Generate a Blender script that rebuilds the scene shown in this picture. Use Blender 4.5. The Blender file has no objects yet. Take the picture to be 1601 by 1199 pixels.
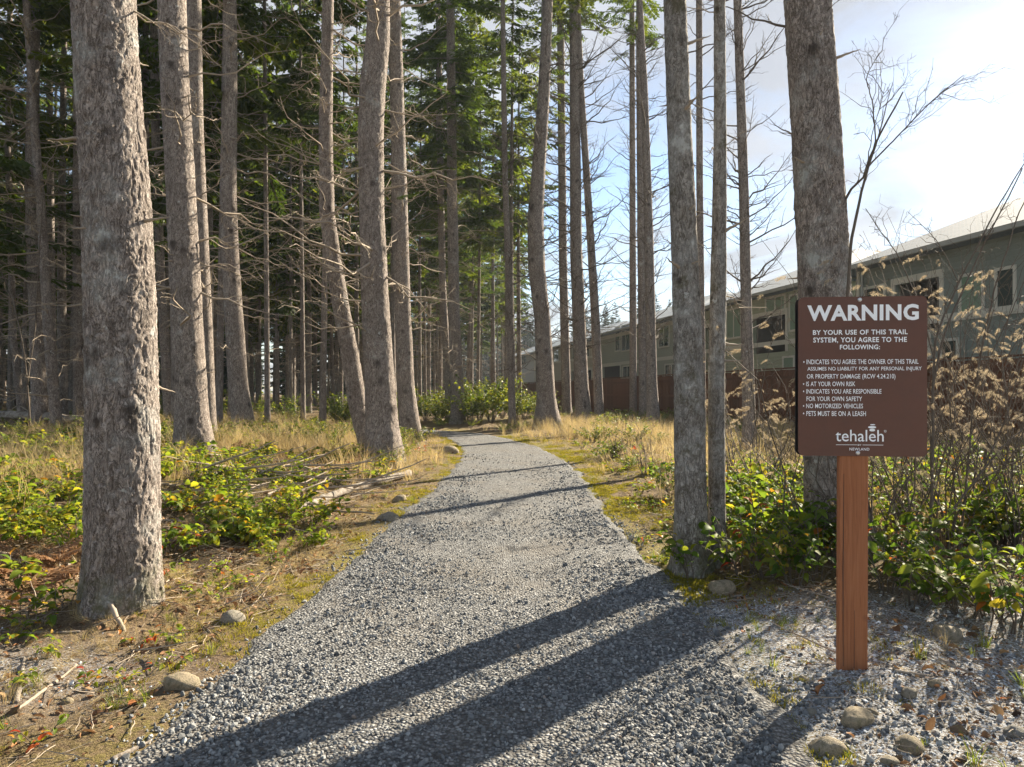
import bpy, math, random
import numpy as np
from mathutils import Vector, Matrix, Euler

rng = np.random.default_rng(7)
random.seed(7)
scene = bpy.context.scene
COL = scene.collection
PI = math.pi
R = math.radians

# ------------------------------------------------------------------ camera
F = 1067.0; CX = 800.5; HY = 612.0; EYE = 1.4     # focal length in photo pixels, centre, horizon row, eye height
cam_d = bpy.data.cameras.new('camera'); cam = bpy.data.objects.new('camera', cam_d); COL.objects.link(cam)
cam.location = (0, 0, EYE); cam.rotation_euler = (R(90), 0, 0)
cam_d.sensor_width = 36; cam_d.lens = 36 * F / 1601; cam_d.shift_y = (HY - 599.5) / 1601
cam_d.clip_start = 0.05; cam_d.clip_end = 3000
scene.camera = cam

# ------------------------------------------------------------------ sky and sun
SUN_AZ, SUN_EL = R(43), R(27)
SUN_DIR = Vector((math.sin(SUN_AZ) * math.cos(SUN_EL), math.cos(SUN_AZ) * math.cos(SUN_EL), math.sin(SUN_EL)))
world = bpy.data.worlds.new('World'); scene.world = world; world.use_nodes = True
wn = world.node_tree.nodes; wl = world.node_tree.links; wn.clear()
def wnode(t, **kw):
    n = wn.new(t)
    for k, v in kw.items(): setattr(n, k, v)
    return n
w_out = wnode('ShaderNodeOutputWorld'); w_bg = wnode('ShaderNodeBackground')
w_bg.inputs['Strength'].default_value = 0.053
sky = wnode('ShaderNodeTexSky', sky_type='NISHITA', sun_disc=False, sun_elevation=SUN_EL, sun_rotation=SUN_AZ,
            air_density=1.0, dust_density=0.2, ozone_density=1.5)
tc = wnode('ShaderNodeTexCoord'); sep = wnode('ShaderNodeSeparateXYZ')
wl.new(tc.outputs['Generated'], sep.inputs[0])
zz = wnode('ShaderNodeMath', operation='MAXIMUM'); wl.new(sep.outputs['Z'], zz.inputs[0]); zz.inputs[1].default_value = 0.0
za = wnode('ShaderNodeMath', operation='ADD'); wl.new(zz.outputs[0], za.inputs[0]); za.inputs[1].default_value = 0.14
dv = wnode('ShaderNodeVectorMath', operation='DIVIDE'); wl.new(tc.outputs['Generated'], dv.inputs[0])
cb = wnode('ShaderNodeCombineXYZ')
for k in ('X', 'Y', 'Z'): wl.new(za.outputs[0], cb.inputs[k])
wl.new(cb.outputs[0], dv.inputs[1])
cn = wnode('ShaderNodeTexNoise'); cn.inputs['Scale'].default_value = 1.1; cn.inputs['Detail'].default_value = 7
cn.inputs['Roughness'].default_value = 0.55; cn.inputs['Distortion'].default_value = 0.6
wl.new(dv.outputs[0], cn.inputs['Vector'])
cr = wnode('ShaderNodeValToRGB'); wl.new(cn.outputs['Fac'], cr.inputs[0])
cr.color_ramp.elements[0].position = 0.41; cr.color_ramp.elements[0].color = (0.04, 0.04, 0.04, 1)
cr.color_ramp.elements[1].position = 0.59; cr.color_ramp.elements[1].color = (0.92, 0.92, 0.92, 1)
# clouds are lit from the sun: brighter towards it
dot = wnode('ShaderNodeVectorMath', operation='DOT_PRODUCT'); wl.new(tc.outputs['Generated'], dot.inputs[0])
dot.inputs[1].default_value = SUN_DIR
mr = wnode('ShaderNodeMapRange'); wl.new(dot.outputs['Value'], mr.inputs[0])
mr.inputs[1].default_value = 0.1; mr.inputs[2].default_value = 1.0; mr.inputs[3].default_value = 4.1; mr.inputs[4].default_value = 4.2
cn2 = wnode('ShaderNodeTexNoise'); cn2.inputs['Scale'].default_value = 1.9; cn2.inputs['Detail'].default_value = 6
wl.new(dv.outputs[0], cn2.inputs['Vector'])
mr2 = wnode('ShaderNodeMapRange'); wl.new(cn2.outputs['Fac'], mr2.inputs[0])
mr2.inputs[1].default_value = 0.3; mr2.inputs[2].default_value = 0.7; mr2.inputs[3].default_value = 0.72; mr2.inputs[4].default_value = 1.05
cm = wnode('ShaderNodeMath', operation='MULTIPLY'); wl.new(mr.outputs[0], cm.inputs[0]); wl.new(mr2.outputs[0], cm.inputs[1])
cc = wnode('ShaderNodeMix', data_type='RGBA', blend_type='MULTIPLY'); cc.inputs[0].default_value = 1
cc.inputs[6].default_value = (0.94, 0.97, 1.04, 1); wl.new(cm.outputs[0], cc.inputs[7])
mx = wnode('ShaderNodeMix', data_type='RGBA'); wl.new(cr.outputs[0], mx.inputs[0])
wl.new(sky.outputs[0], mx.inputs[6]); wl.new(cc.outputs[2], mx.inputs[7])
wl.new(mx.outputs[2], w_bg.inputs[0]); wl.new(w_bg.outputs[0], w_out.inputs[0])

sun_d = bpy.data.lights.new('sun', 'SUN'); sun = bpy.data.objects.new('sun', sun_d); COL.objects.link(sun)
sun_d.energy = 5.0; sun_d.angle = R(0.53); sun_d.color = (1.0, 0.885, 0.70)
sun.rotation_euler = (-SUN_DIR).to_track_quat('-Z', 'Y').to_euler(); sun.location = (30, 30, 40)

scene.view_settings.view_transform = 'Standard'; scene.view_settings.look = 'None'
scene.view_settings.exposure = 1.9; scene.view_settings.gamma = 1.0
c = scene.cycles
c.max_bounces = 5; c.diffuse_bounces = 3; c.glossy_bounces = 2; c.transmission_bounces = 4; c.transparent_max_bounces = 8
c.volume_bounces = 0; c.use_denoising = True; c.caustics_reflective = False; c.caustics_refractive = False
c.use_adaptive_sampling = True; c.adaptive_threshold = 0.02

# ------------------------------------------------------------------ numeric helpers
def _h(ix, iy, iz, s):
    n = (ix.astype(np.int64) * 73856093) ^ (iy.astype(np.int64) * 19349663) ^ (iz.astype(np.int64) * 83492791) ^ (s * 2654435761)
    n = n & 0xffffffff
    n = ((n ^ (n >> 15)) * 2246822519) & 0xffffffff
    n = ((n ^ (n >> 13)) * 3266489917) & 0xffffffff
    return ((n ^ (n >> 16)) & 0xffffff) / float(0xffffff)
def vnoise(P, s=0):
    P = np.asarray(P, float); i = np.floor(P).astype(np.int64); f = P - i; f = f * f * (3 - 2 * f); o = 0
    for dx in (0, 1):
        for dy in (0, 1):
            for dz in (0, 1):
                w = (f[:, 0] if dx else 1 - f[:, 0]) * (f[:, 1] if dy else 1 - f[:, 1]) * (f[:, 2] if dz else 1 - f[:, 2])
                o = o + w * _h(i[:, 0] + dx, i[:, 1] + dy, i[:, 2] + dz, s)
    return o * 2 - 1
def fbm(P, o=3, s=0):
    a, t, r = 1.0, 0.0, 0
    for k in range(o):
        r = r + a * vnoise(np.asarray(P) * 2 ** k + 13.7 * k, s + k); t += a; a *= 0.5
    return r / t
def worley(P, s=0):
    i = np.floor(P).astype(np.int64); F1 = np.full(len(P), 9.0); F2 = np.full(len(P), 9.0)
    for dx in (-1, 0, 1):
        for dy in (-1, 0, 1):
            for dz in (-1, 0, 1):
                a, b, c_ = i[:, 0] + dx, i[:, 1] + dy, i[:, 2] + dz
                d = np.sqrt((a + _h(a, b, c_, s) - P[:, 0]) ** 2 + (b + _h(a, b, c_, s + 1) - P[:, 1]) ** 2 + (c_ + _h(a, b, c_, s + 2) - P[:, 2]) ** 2)
                n1 = np.minimum(F1, d); F2 = np.minimum(F2, np.maximum(F1, d)); F1 = n1
    return F1, F2
def sstep(x, a, b):
    t = np.clip((x - a) / (b - a), 0, 1); return t * t * (3 - 2 * t)

# ------------------------------------------------------------------ path outline and terrain
def flat(x, y):
    d = EYE * F / (y - HY); return ((x - CX) / F * d, d)
L_px = [(-60, 1420), (60, 1290), (170, 1199), (300, 1090), (400, 985), (516, 905), (606, 815), (658, 780), (700, 742), (722, 712), (716, 695), (690, 681), (655, 675)]
R_px = [(1330, 1420), (1300, 1290), (1275, 1199), (1225, 1110), (1150, 1020), (1075, 935), (1012, 870), (950, 800), (918, 750), (890, 722), (850, 701), (805, 688), (745, 676)]
Lg = [flat(*p) for p in L_px] + [(-6.5, 25.0), (-13, 26.5), (-30, 27)]
Rg = [flat(*p) for p in R_px] + [(-5.5, 27.0), (-12.5, 28.8), (-30, 29.4)]
Lg = [(-2.2, -1.5), (-2.6, -12)][::-1] + Lg; Rg = [(1.3, -1.5), (1.2, -12)][::-1] + Rg
def resample(pts, n):
    p = np.array(pts); s = np.r_[0, np.cumsum(np.hypot(*np.diff(p, axis=0).T))]; t = np.linspace(0, 1, n)
    # keep the two edges in step: parameter by index, not by length
    k = np.linspace(0, len(p) - 1, n); return np.c_[np.interp(k, np.arange(len(p)), p[:, 0]), np.interp(k, np.arange(len(p)), p[:, 1])]
def smooth_curve(p, it=3):
    p = p.copy()
    for _ in range(it): p[1:-1] = 0.25 * p[:-2] + 0.5 * p[1:-1] + 0.25 * p[2:]
    return p
Lc = smooth_curve(resample(Lg, 90), 4); Rc = smooth_curve(resample(Rg, 90), 4)
POLY = np.vstack([Lc, Rc[::-1]])
def seg_dist(P, A, B):
    d = B - A; t = np.clip(((P - A) @ d) / (d @ d + 1e-12), 0, 1); q = P - (A + t[:, None] * d); return np.hypot(q[:, 0], q[:, 1])
def path_sd(P):
    """signed distance to the path (negative inside) and distance to its left edge, right edge"""
    P = np.asarray(P, float)
    dl = np.full(len(P), 1e9); dr = np.full(len(P), 1e9)
    for a, b in zip(Lc[:-1], Lc[1:]): dl = np.minimum(dl, seg_dist(P, a, b))
    for a, b in zip(Rc[:-1], Rc[1:]): dr = np.minimum(dr, seg_dist(P, a, b))
    ins = np.zeros(len(P), bool); n = len(POLY)
    for i in range(n):
        a = POLY[i]; b = POLY[(i + 1) % n]
        c_ = ((a[1] > P[:, 1]) != (b[1] > P[:, 1])) & (P[:, 0] < (b[0] - a[0]) * (P[:, 1] - a[1]) / (b[1] - a[1] + 1e-12) + a[0])
        ins ^= c_
    d = np.minimum(dl, dr)
    return np.where(ins, -d, d), dl < dr
def terrain(P):
    P = np.asarray(P, float).reshape(-1, 2)
    sd, left = path_sd(P)
    far = np.hypot(P[:, 0], P[:, 1])
    h = np.where(left, 0.34 * sstep(sd, 0.25, 4.2) * sstep(P[:, 1], 1.5, 7), 0.05 * sstep(sd, 0.2, 2) + 0.2 * sstep(sd, 2, 10))
    Q = np.c_[P, np.zeros(len(P))]
    out = sstep(sd, 0.05, 0.7)
    h = h + out * (0.05 * fbm(Q / 0.9, 2, 3) + 0.045 * fbm(Q / 0.22, 3, 5)) * np.where(far > 60, 0, 1)
    h = h + 0.07 * np.exp(-((P[:, 0] + 2.45) ** 2 + (P[:, 1] - 4.3) ** 2) / 0.35)
    h = h + np.where(left & (sd > 0), 0.10 * np.exp(-((P[:, 0] + 3.6) ** 2 / 2.0 + (P[:, 1] - 9.0) ** 2 / 3.0)), 0)
    h = h - 0.05 * sstep(-sd, -0.05, 0.25)
    return h
def tz(x, y): return float(terrain([[x, y]])[0])
def at(x, y, d): return Vector(((x - CX) / F * d, d, EYE + (HY - y) / F * d))
def ground(x, y):
    """the point of the ground seen at this pixel of the photograph"""
    d = EYE * F / max(y - HY, 4)
    for _ in range(12):
        z = tz((x - CX) / F * d, d); d = 0.5 * d + 0.5 * (EYE - z) * F / max(y - HY, 4)
    return Vector(((x - CX) / F * d, d, tz((x - CX) / F * d, d)))

# ------------------------------------------------------------------ object helpers
def mk(name, V, faces, mat=None, smooth=False, attrs=None):
    """faces: list of integer arrays (n,3) or (n,4)"""
    me = bpy.data.meshes.new(name); V = np.asarray(V, np.float32)
    if not isinstance(faces, list): faces = [faces]
    faces = [np.asarray(f, np.int32) for f in faces if len(f)]
    me.vertices.add(len(V)); me.vertices.foreach_set('co', V.ravel())
    tot = np.concatenate([np.full(len(f), f.shape[1], np.int32) for f in faces]); idx = np.concatenate([f.ravel() for f in faces])
    me.loops.add(len(idx)); me.loops.foreach_set('vertex_index', idx)
    me.polygons.add(len(tot)); me.polygons.foreach_set('loop_start', np.r_[0, np.cumsum(tot)[:-1]].astype(np.int32))
    me.polygons.foreach_set('loop_total', tot)
    me.polygons.foreach_set('use_smooth', np.full(len(tot), bool(smooth)))
    for k, a in (attrs or {}).items():
        at_ = me.attributes.new(k, 'FLOAT', 'POINT'); at_.data.foreach_set('value', np.asarray(a, np.float32))
    me.update(calc_edges=True); me.validate()
    if mat: me.materials.append(mat)
    return me
def obj(name, me, parent=None, loc=(0, 0, 0), rot=(0, 0, 0), scale=(1, 1, 1), kind=None):
    o = bpy.data.objects.new(name, me); COL.objects.link(o)
    o.location = loc; o.rotation_euler = rot; o.scale = scale if hasattr(scale, '__len__') else (scale,) * 3
    if parent: o.parent = parent
    if kind: o['kind'] = kind
    return o
def tag(o, label, cat, group=None):
    o['label'] = label; o['category'] = cat
    if group: o['group'] = group
    return o
def thing(name, label, cat, loc=(0, 0, 0), rz=0.0, group=None, scale=1):
    return tag(obj(name, None, None, loc, (0, 0, rz), scale), label, cat, group)
class MB:
    def __init__(self): self.V = []; self.f3 = []; self.f4 = []; self.n = 0; self.a = []
    def add(self, V, f3=None, f4=None, a=0.0):
        V = np.asarray(V, float)
        if f3 is not None and len(f3): self.f3.append(np.asarray(f3) + self.n)
        if f4 is not None and len(f4): self.f4.append(np.asarray(f4) + self.n)
        self.V.append(V); self.a.append(np.full(len(V), a)); self.n += len(V)
    def box(self, x0, x1, y0, y1, z0, z1):
        v = [(x, y, z) for z in (z0, z1) for y in (y0, y1) for x in (x0, x1)]
        self.add(v, f4=[(0, 2, 3, 1), (4, 5, 7, 6), (0, 1, 5, 4), (1, 3, 7, 5), (3, 2, 6, 7), (2, 0, 4, 6)])
    def tube(self, pts, rad, n=5, cap=True, a=0.0):
        p = np.asarray(pts, float); k = len(p); rad = np.broadcast_to(np.asarray(rad, float), (k,))
        t = np.gradient(p, axis=0); t /= np.linalg.norm(t, axis=1)[:, None] + 1e-9
        ref = np.array([0, 0, 1.0]) if abs(t[:, 2]).mean() < 0.8 else np.array([1.0, 0, 0])
        u = np.cross(t, ref); u /= np.linalg.norm(u, axis=1)[:, None] + 1e-9; w = np.cross(t, u)
        an = np.arange(n) / n * 2 * PI
        V = p[:, None] + rad[:, None, None] * (np.cos(an)[None, :, None] * u[:, None] + np.sin(an)[None, :, None] * w[:, None])
        i = np.arange(k - 1)[:, None] * n; j = np.arange(n)[None]; j2 = (j + 1) % n
        f4 = np.stack([i + j, i + j2, i + n + j2, i + n + j], -1).reshape(-1, 4)
        V = V.reshape(-1, 3); f3 = None
        if cap:
            V = np.vstack([V, p[-1:], p[:1]]); e = (k - 1) * n
            f3 = [(e + q, e + (q + 1) % n, k * n) for q in range(n)] + [((q + 1) % n, q, k * n + 1) for q in range(n)]
        self.add(V, f3, f4, a)
    def mesh(self, name, mat, smooth=False, attr=None):
        fs = []
        if self.f3: fs.append(np.concatenate(self.f3))
        if self.f4: fs.append(np.concatenate(self.f4))
        return mk(name, np.concatenate(self.V), fs, mat, smooth, {attr: np.concatenate(self.a)} if attr else None)

# ------------------------------------------------------------------ materials
class NT:
    def __init__(self, name):
        self.m = bpy.data.materials.new(name); self.m.use_nodes = True; self.t = self.m.node_tree
        self.b = self.t.nodes['Principled BSDF']; self.out = self.t.nodes['Material Output']
        self.tc = self.t.nodes.new('ShaderNodeTexCoord')
    def n(self, t, ins=None, **kw):
        q = self.t.nodes.new(t)
        for k, v in kw.items(): setattr(q, k, v)
        for k, v in (ins or {}).items(): self.set(q, k, v)
        return q
    def set(self, q, k, v):
        if hasattr(v, 'is_output'): self.t.links.new(v, q.inputs[k])
        else: q.inputs[k].default_value = v
    def vec(self, scale=(1, 1, 1), src='Object'):
        return self.n('ShaderNodeMapping', {'Vector': self.tc.outputs[src], 'Scale': scale}).outputs[0]
    def noise(self, v, s, d=4, r=0.55, dist=0.0):
        return self.n('ShaderNodeTexNoise', {'Vector': v, 'Scale': s, 'Detail': d, 'Roughness': r, 'Distortion': dist}).outputs['Fac']
    def ramp(self, v, stops):
        q = self.n('ShaderNodeValToRGB', {0: v}); e = q.color_ramp.elements
        while len(e) < len(stops): e.new(0.5)
        for k, (p, col) in enumerate(stops):
            e[k].position = p; e[k].color = tuple(col) + (1,) if hasattr(col, '__len__') else (col, col, col, 1)
        return q.outputs[0]
    def mix(self, f, a, b, mode='MIX'):
        q = self.n('ShaderNodeMix', data_type='RGBA', blend_type=mode); q.clamp_result = False
        for k, v in ((0, f), (6, a), (7, b)):
            if not hasattr(v, 'is_output') and k and len(v) == 3: v = tuple(v) + (1,)
            self.set(q, k, v)
        return q.outputs[2]
    def math(self, op, a, b=0.0):
        q = self.n('ShaderNodeMath', operation=op); self.set(q, 0, a); self.set(q, 1, b); return q.outputs[0]
    def bump(self, h, s=0.5, d=0.01):
        q = self.n('ShaderNodeBump', {'Height': h, 'Strength': s, 'Distance': d}); self.t.links.new(q.outputs[0], self.b.inputs['Normal']); return q.outputs[0]
    def base(self, c_, rough=0.8, spec=0.3):
        self.set(self.b, 'Base Color', c_ if hasattr(c_, 'is_output') else tuple(c_) + (1,)); self.set(self.b, 'Roughness', rough); self.b.inputs['Specular IOR Level'].default_value = spec
        return self.m
    def translucent(self, col, f=0.4):
        tr = self.n('ShaderNodeBsdfTranslucent'); self.set(tr, 'Color', col if hasattr(col, 'is_output') else tuple(col) + (1,))
        ms = self.n('ShaderNodeMixShader', {0: f}); self.t.links.new(self.b.outputs[0], ms.inputs[1]); self.t.links.new(tr.outputs[0], ms.inputs[2])
        self.t.links.new(ms.outputs[0], self.out.inputs[0])

def bark(name, dark, mid, light, lichen=(0.50, 0.51, 0.48), lich_t=0.66, scale=24, moss=None, zs=0.55):
    t = NT(name); v = t.vec((1, 1, zs)); vs = t.vec((1, 1, 0.3))
    n1 = t.noise(v, 2.6, 5); n2 = t.noise(v, scale * 3.2, 4, 0.7); n3 = t.noise(t.vec(), 2.4, 7, 0.72); n4 = t.noise(v, scale * 0.8, 5, 0.65, 0.8)
    rid = lambda q: t.math('SUBTRACT', 1.0, t.math('ABSOLUTE', t.math('SUBTRACT', t.math('MULTIPLY', q, 2.0), 1.0)))
    r1 = rid(t.noise(vs, scale * 0.75, 4, 0.6, 1.6)); r2 = rid(t.noise(v, scale * 1.7, 3, 0.6, 1.0))
    vc = t.n('ShaderNodeSeparateColor', {0: t.n('ShaderNodeTexVoronoi', {'Vector': v, 'Scale': scale * 1.5}).outputs['Color']}).outputs[0]
    col = t.mix(t.ramp(n4, [(0.32, 0.0), (0.68, 1.0)]), mid, light)
    col = t.mix(1.0, col, t.ramp(vc, [(0.0, 0.80), (1.0, 1.18)]), 'MULTIPLY')
    col = t.mix(t.ramp(n1, [(0.4, 0.0), (0.7, 0.6)]), col, [m * 0.70 + d * 0.30 for m, d in zip(mid, dark)])
    crack = t.math('MAXIMUM', t.math('MULTIPLY', t.ramp(r1, [(0.90, 0.0), (0.985, 1.0)]), 0.85), t.math('MULTIPLY', t.ramp(r2, [(0.90, 0.0), (0.99, 1.0)]), 0.55))
    col = t.mix(crack, col, dark)
    col = t.mix(t.ramp(n3, [(lich_t - 0.08, 0.0), (lich_t + 0.02, 0.35), (lich_t + 0.05, 0.8)]), col, lichen)
    if moss: col = t.mix(t.ramp(t.noise(t.vec(), 3.6, 7, 0.72), [(0.54, 0.0), (0.64, 0.8)]), col, moss)
    kn = t.n('ShaderNodeAttribute', attribute_name='knot').outputs['Fac']
    col = t.mix(t.math('MULTIPLY', t.ramp(t.math('ADD', kn, t.math('MULTIPLY', t.math('SUBTRACT', n4, 0.5), 0.5)), [(0.2, 0.0), (0.75, 1.0)]), 0.85), col, [q * 0.75 for q in dark])
    col = t.mix(t.ramp(t.noise(t.vec(), 7.5, 5, 0.6), [(0.67, 0.0), (0.70, 0.75)]), col, lichen)
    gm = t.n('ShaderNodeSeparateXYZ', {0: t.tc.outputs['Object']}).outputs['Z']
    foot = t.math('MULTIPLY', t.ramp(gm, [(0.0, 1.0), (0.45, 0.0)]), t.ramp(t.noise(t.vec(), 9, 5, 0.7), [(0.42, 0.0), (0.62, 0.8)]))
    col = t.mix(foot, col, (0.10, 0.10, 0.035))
    t.base(col, 0.92, 0.15)
    hgt = t.math('SUBTRACT', t.math('ADD', t.math('MULTIPLY', n2, 0.6), n4), crack); t.bump(hgt, 0.8, 0.010)
    return t.m
M = {}
M['bark'] = bark('spruce_bark', (0.07, 0.055, 0.047), (0.27, 0.222, 0.19), (0.44, 0.385, 0.34))
M['bark_near'] = bark('scaly_spruce_bark', (0.07, 0.055, 0.046), (0.275, 0.228, 0.196), (0.46, 0.405, 0.36), lich_t=0.585, scale=30)
M['bark_far'] = bark('distant_bark', (0.08, 0.065, 0.055), (0.21, 0.175, 0.15), (0.34, 0.30, 0.265), scale=14)
M['bark_moss'] = bark('mossy_bark', (0.08, 0.066, 0.052), (0.28, 0.25, 0.215), (0.44, 0.41, 0.37), lichen=(0.56, 0.56, 0.53), lich_t=0.56, scale=34, moss=(0.10, 0.085, 0.045))
def simple(name, c1, c2, s=20, rough=0.8, spec=0.25, bump=0.3, d=0.004):
    t = NT(name); n = t.noise(t.vec(), s, 5); t.base(t.mix(n, c1, c2), rough, spec)
    if bump: t.bump(n, bump, d)
    return t.m
M['twig'] = simple('dead_twig', (0.22, 0.175, 0.13), (0.40, 0.335, 0.26), 30, 0.9)
M['twig_dark'] = simple('bare_stem', (0.07, 0.055, 0.045), (0.16, 0.13, 0.10), 30, 0.85)
t = NT('weathered_wood'); n = t.noise(t.vec(), 9, 6, 0.7, 0.5); n2 = t.noise(t.vec(), 60, 5, 0.7)
col = t.ramp(n, [(0.32, (0.09, 0.07, 0.05)), (0.46, (0.22, 0.185, 0.15)), (0.62, (0.34, 0.31, 0.27)), (0.75, (0.19, 0.17, 0.11))]); t.base(t.mix(1.0, col, t.ramp(n2, [(0.3, 0.7), (0.7, 1.2)]), 'MULTIPLY'), 0.92, 0.15); t.bump(t.math('ADD', n, n2), 0.8, 0.012); M['driftwood'] = t.m
def leafmat(name, stops, f=0.4, rough=0.45, spec=0.35, tcol=None, attr=True):
    t = NT(name); oi = t.n('ShaderNodeObjectInfo').outputs['Random']
    r_ = oi
    if attr:
        a = t.n('ShaderNodeAttribute', attribute_name='tint').outputs['Fac']; r_ = t.math('FRACT', t.math('ADD', a, oi))
    col = t.ramp(r_, stops); t.base(col, rough, spec)
    t.translucent(t.mix(1.0, col, tcol or (1.7, 1.6, 0.8), 'MULTIPLY'), f); return t.m
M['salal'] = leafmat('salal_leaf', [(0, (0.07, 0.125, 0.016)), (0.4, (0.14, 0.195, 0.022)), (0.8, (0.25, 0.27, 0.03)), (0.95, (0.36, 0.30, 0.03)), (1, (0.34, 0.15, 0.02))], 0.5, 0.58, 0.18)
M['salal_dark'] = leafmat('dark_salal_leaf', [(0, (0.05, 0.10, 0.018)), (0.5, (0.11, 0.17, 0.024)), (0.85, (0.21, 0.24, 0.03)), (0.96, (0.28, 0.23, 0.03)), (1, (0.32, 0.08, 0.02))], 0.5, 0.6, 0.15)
M['leaf_red'] = leafmat('red_leaf', [(0, (0.28, 0.04, 0.02)), (0.6, (0.42, 0.10, 0.02)), (1, (0.40, 0.22, 0.03))], 0.4, 0.4, 0.4, (1.4, 1.1, 0.8))
M['leaf_small'] = leafmat('huckleberry_leaf', [(0, (0.05, 0.09, 0.015)), (0.6, (0.13, 0.17, 0.025)), (1, (0.27, 0.26, 0.04))], 0.45, 0.5, 0.3)
M['needle'] = leafmat('spruce_needles', [(0, (0.026, 0.046, 0.012)), (0.6, (0.055, 0.085, 0.018)), (1, (0.11, 0.13, 0.022))], 0.42, 0.6, 0.25, (2.2, 2.1, 0.9))
M['needle_far'] = leafmat('distant_needles', [(0, (0.016, 0.034, 0.016)), (1, (0.035, 0.06, 0.022))], 0.15, 0.8, 0.1)
M['grass'] = leafmat('dry_grass', [(0, (0.30, 0.215, 0.11)), (0.75, (0.50, 0.40, 0.23)), (1, (0.36, 0.32, 0.14))], 0.4, 0.7, 0.2, (1.3, 1.25, 1.0))
M['plume'] = leafmat('dried_plume', [(0, (0.30, 0.24, 0.17)), (1, (0.48, 0.41, 0.31))], 0.45, 0.8, 0.15, (1.3, 1.25, 1.1))
M['bracken'] = leafmat('dead_bracken', [(0, (0.19, 0.105, 0.055)), (1, (0.34, 0.215, 0.12))], 0.35, 0.8, 0.15, (1.4, 1.2, 0.9))
M['litter'] = leafmat('fallen_leaf', [(0, (0.11, 0.055, 0.03)), (0.5, (0.22, 0.12, 0.06)), (0.85, (0.32, 0.21, 0.11)), (1, (0.34, 0.12, 0.04))], 0.15, 0.8, 0.2, (1.3, 1.2, 1.0))
M['moss'] = leafmat('moss', [(0, (0.12, 0.13, 0.016)), (0.6, (0.26, 0.24, 0.03)), (1, (0.38, 0.32, 0.055))], 0.4, 0.9, 0.1, (1.3, 1.2, 0.8))
M['frost'] = leafmat('frosted_crumb', [(0, (0.35, 0.36, 0.34)), (1, (0.72, 0.75, 0.78))], 0.1, 0.8, 0.3, (1, 1, 1))
def stone(name, stops, s=30):
    t = NT(name); oi = t.n('ShaderNodeObjectInfo').outputs['Random']; col = t.ramp(oi, stops)
    n = t.noise(t.vec(), s, 5, 0.65); t.base(t.mix(1.0, col, t.ramp(n, [(0.3, 0.72), (0.7, 1.25)]), 'MULTIPLY'), 0.75, 0.35); t.bump(n, 0.25, 0.004); return t.m
M['gravel'] = stone('gravel_stone', [(0, (0.075, 0.078, 0.08)), (0.45, (0.16, 0.165, 0.165)), (0.85, (0.27, 0.275, 0.27)), (0.97, (0.40, 0.40, 0.385)), (1, (0.26, 0.19, 0.14))], 90)
t = NT('cobble'); oi = t.n('ShaderNodeObjectInfo').outputs['Random']; n = t.noise(t.vec(), 3.0, 8, 0.7); n2 = t.noise(t.vec(), 14.0, 6, 0.7)
col = t.mix(1.0, t.ramp(oi, [(0, (0.20, 0.165, 0.115)), (0.6, (0.30, 0.245, 0.165)), (1, (0.22, 0.21, 0.19))]), t.ramp(n2, [(0.3, 0.65), (0.7, 1.3)]), 'MULTIPLY')
col = t.mix(t.ramp(n, [(0.5, 0.0), (0.62, 0.7)]), col, (0.13, 0.12, 0.07)); t.base(col, 0.85, 0.25); t.bump(n2, 0.5, 0.05); M['cobble'] = t.m

# ------------------------------------------------------------------ ground sheet
def axis(a, b, n, lo, hi, m):
    core = np.linspace(a, b, n); t = np.linspace(0, 1, m + 1)[1:]
    return np.r_[(a - (a - lo) * t ** 3.2)[::-1], core, b + (hi - b) * t ** 3.2]
gx = axis(-6.5, 7.5, 300, -430, 430, 46); gy = axis(1.6, 13, 260, -60, 460, 60)
GX, GY = np.meshgrid(gx, gy); GP = np.c_[GX.ravel(), GY.ravel()]
GZ = terrain(GP); sd_g, left_g = path_sd(GP)
nx, ny = len(gx), len(gy)
ii = (np.arange(ny - 1)[:, None] * nx + np.arange(nx - 1)[None]).ravel()
Q3 = np.c_[GP, np.zeros(len(GP))]
nz1 = fbm(Q3 / 0.8, 3, 21)
moss_m = np.exp(-np.clip(sd_g, 0, 9) / np.where(left_g, 0.38, 0.8)) * np.where(left_g, 0.75, 0.9) * (sd_g > -0.1) * np.clip(0.5 + 1.7 * nz1, 0, 1.2)
moss_m = np.maximum(moss_m, sstep(fbm(Q3 / 1.7, 3, 33), 0.15, 0.5) * 0.5)
def frost_mask(P, n):
    """shaded pocket on the sign's side of the path, out of the sun, plus a streak by the big spruce"""
    a = sstep(P[:, 0] - (0.15 + 0.0 * P[:, 1]), 0.55, 1.3) * sstep(-P[:, 1], -4.9, -4.2)
    b = np.exp(-((P[:, 0] + 2.55) ** 2 / 0.5 + (P[:, 1] - 3.35) ** 2 / 0.10))
    return np.clip(np.maximum(a, 0.8 * b) * (1.0 + 0.9 * n), 0, 1)
fr_m = frost_mask(GP, nz1) * (sd_g > -0.15); moss_m = moss_m * (1 - 0.8 * frost_mask(GP, 0.3 * nz1))
ground_me = mk('ground', np.c_[GP, GZ], np.stack([ii, ii + 1, ii + nx + 1, ii + nx], 1), None, True, {'moss': moss_m, 'frost': fr_m, 'near': np.exp(-np.clip(sd_g, 0, 30) / 0.35)})
t = NT('forest_floor'); v = t.vec()
a_m = t.n('ShaderNodeAttribute', attribute_name='moss').outputs['Fac']; a_f = t.n('ShaderNodeAttribute', attribute_name='frost').outputs['Fac']
n_b = t.noise(v, 6, 6, 0.65); n_f = t.noise(v, 70, 5, 0.7); n_m = t.noise(v, 22, 5, 0.65)
col = t.ramp(n_f, [(0.28, (0.04, 0.026, 0.017)), (0.5, (0.14, 0.095, 0.056)), (0.72, (0.31, 0.235, 0.145))])
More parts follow.
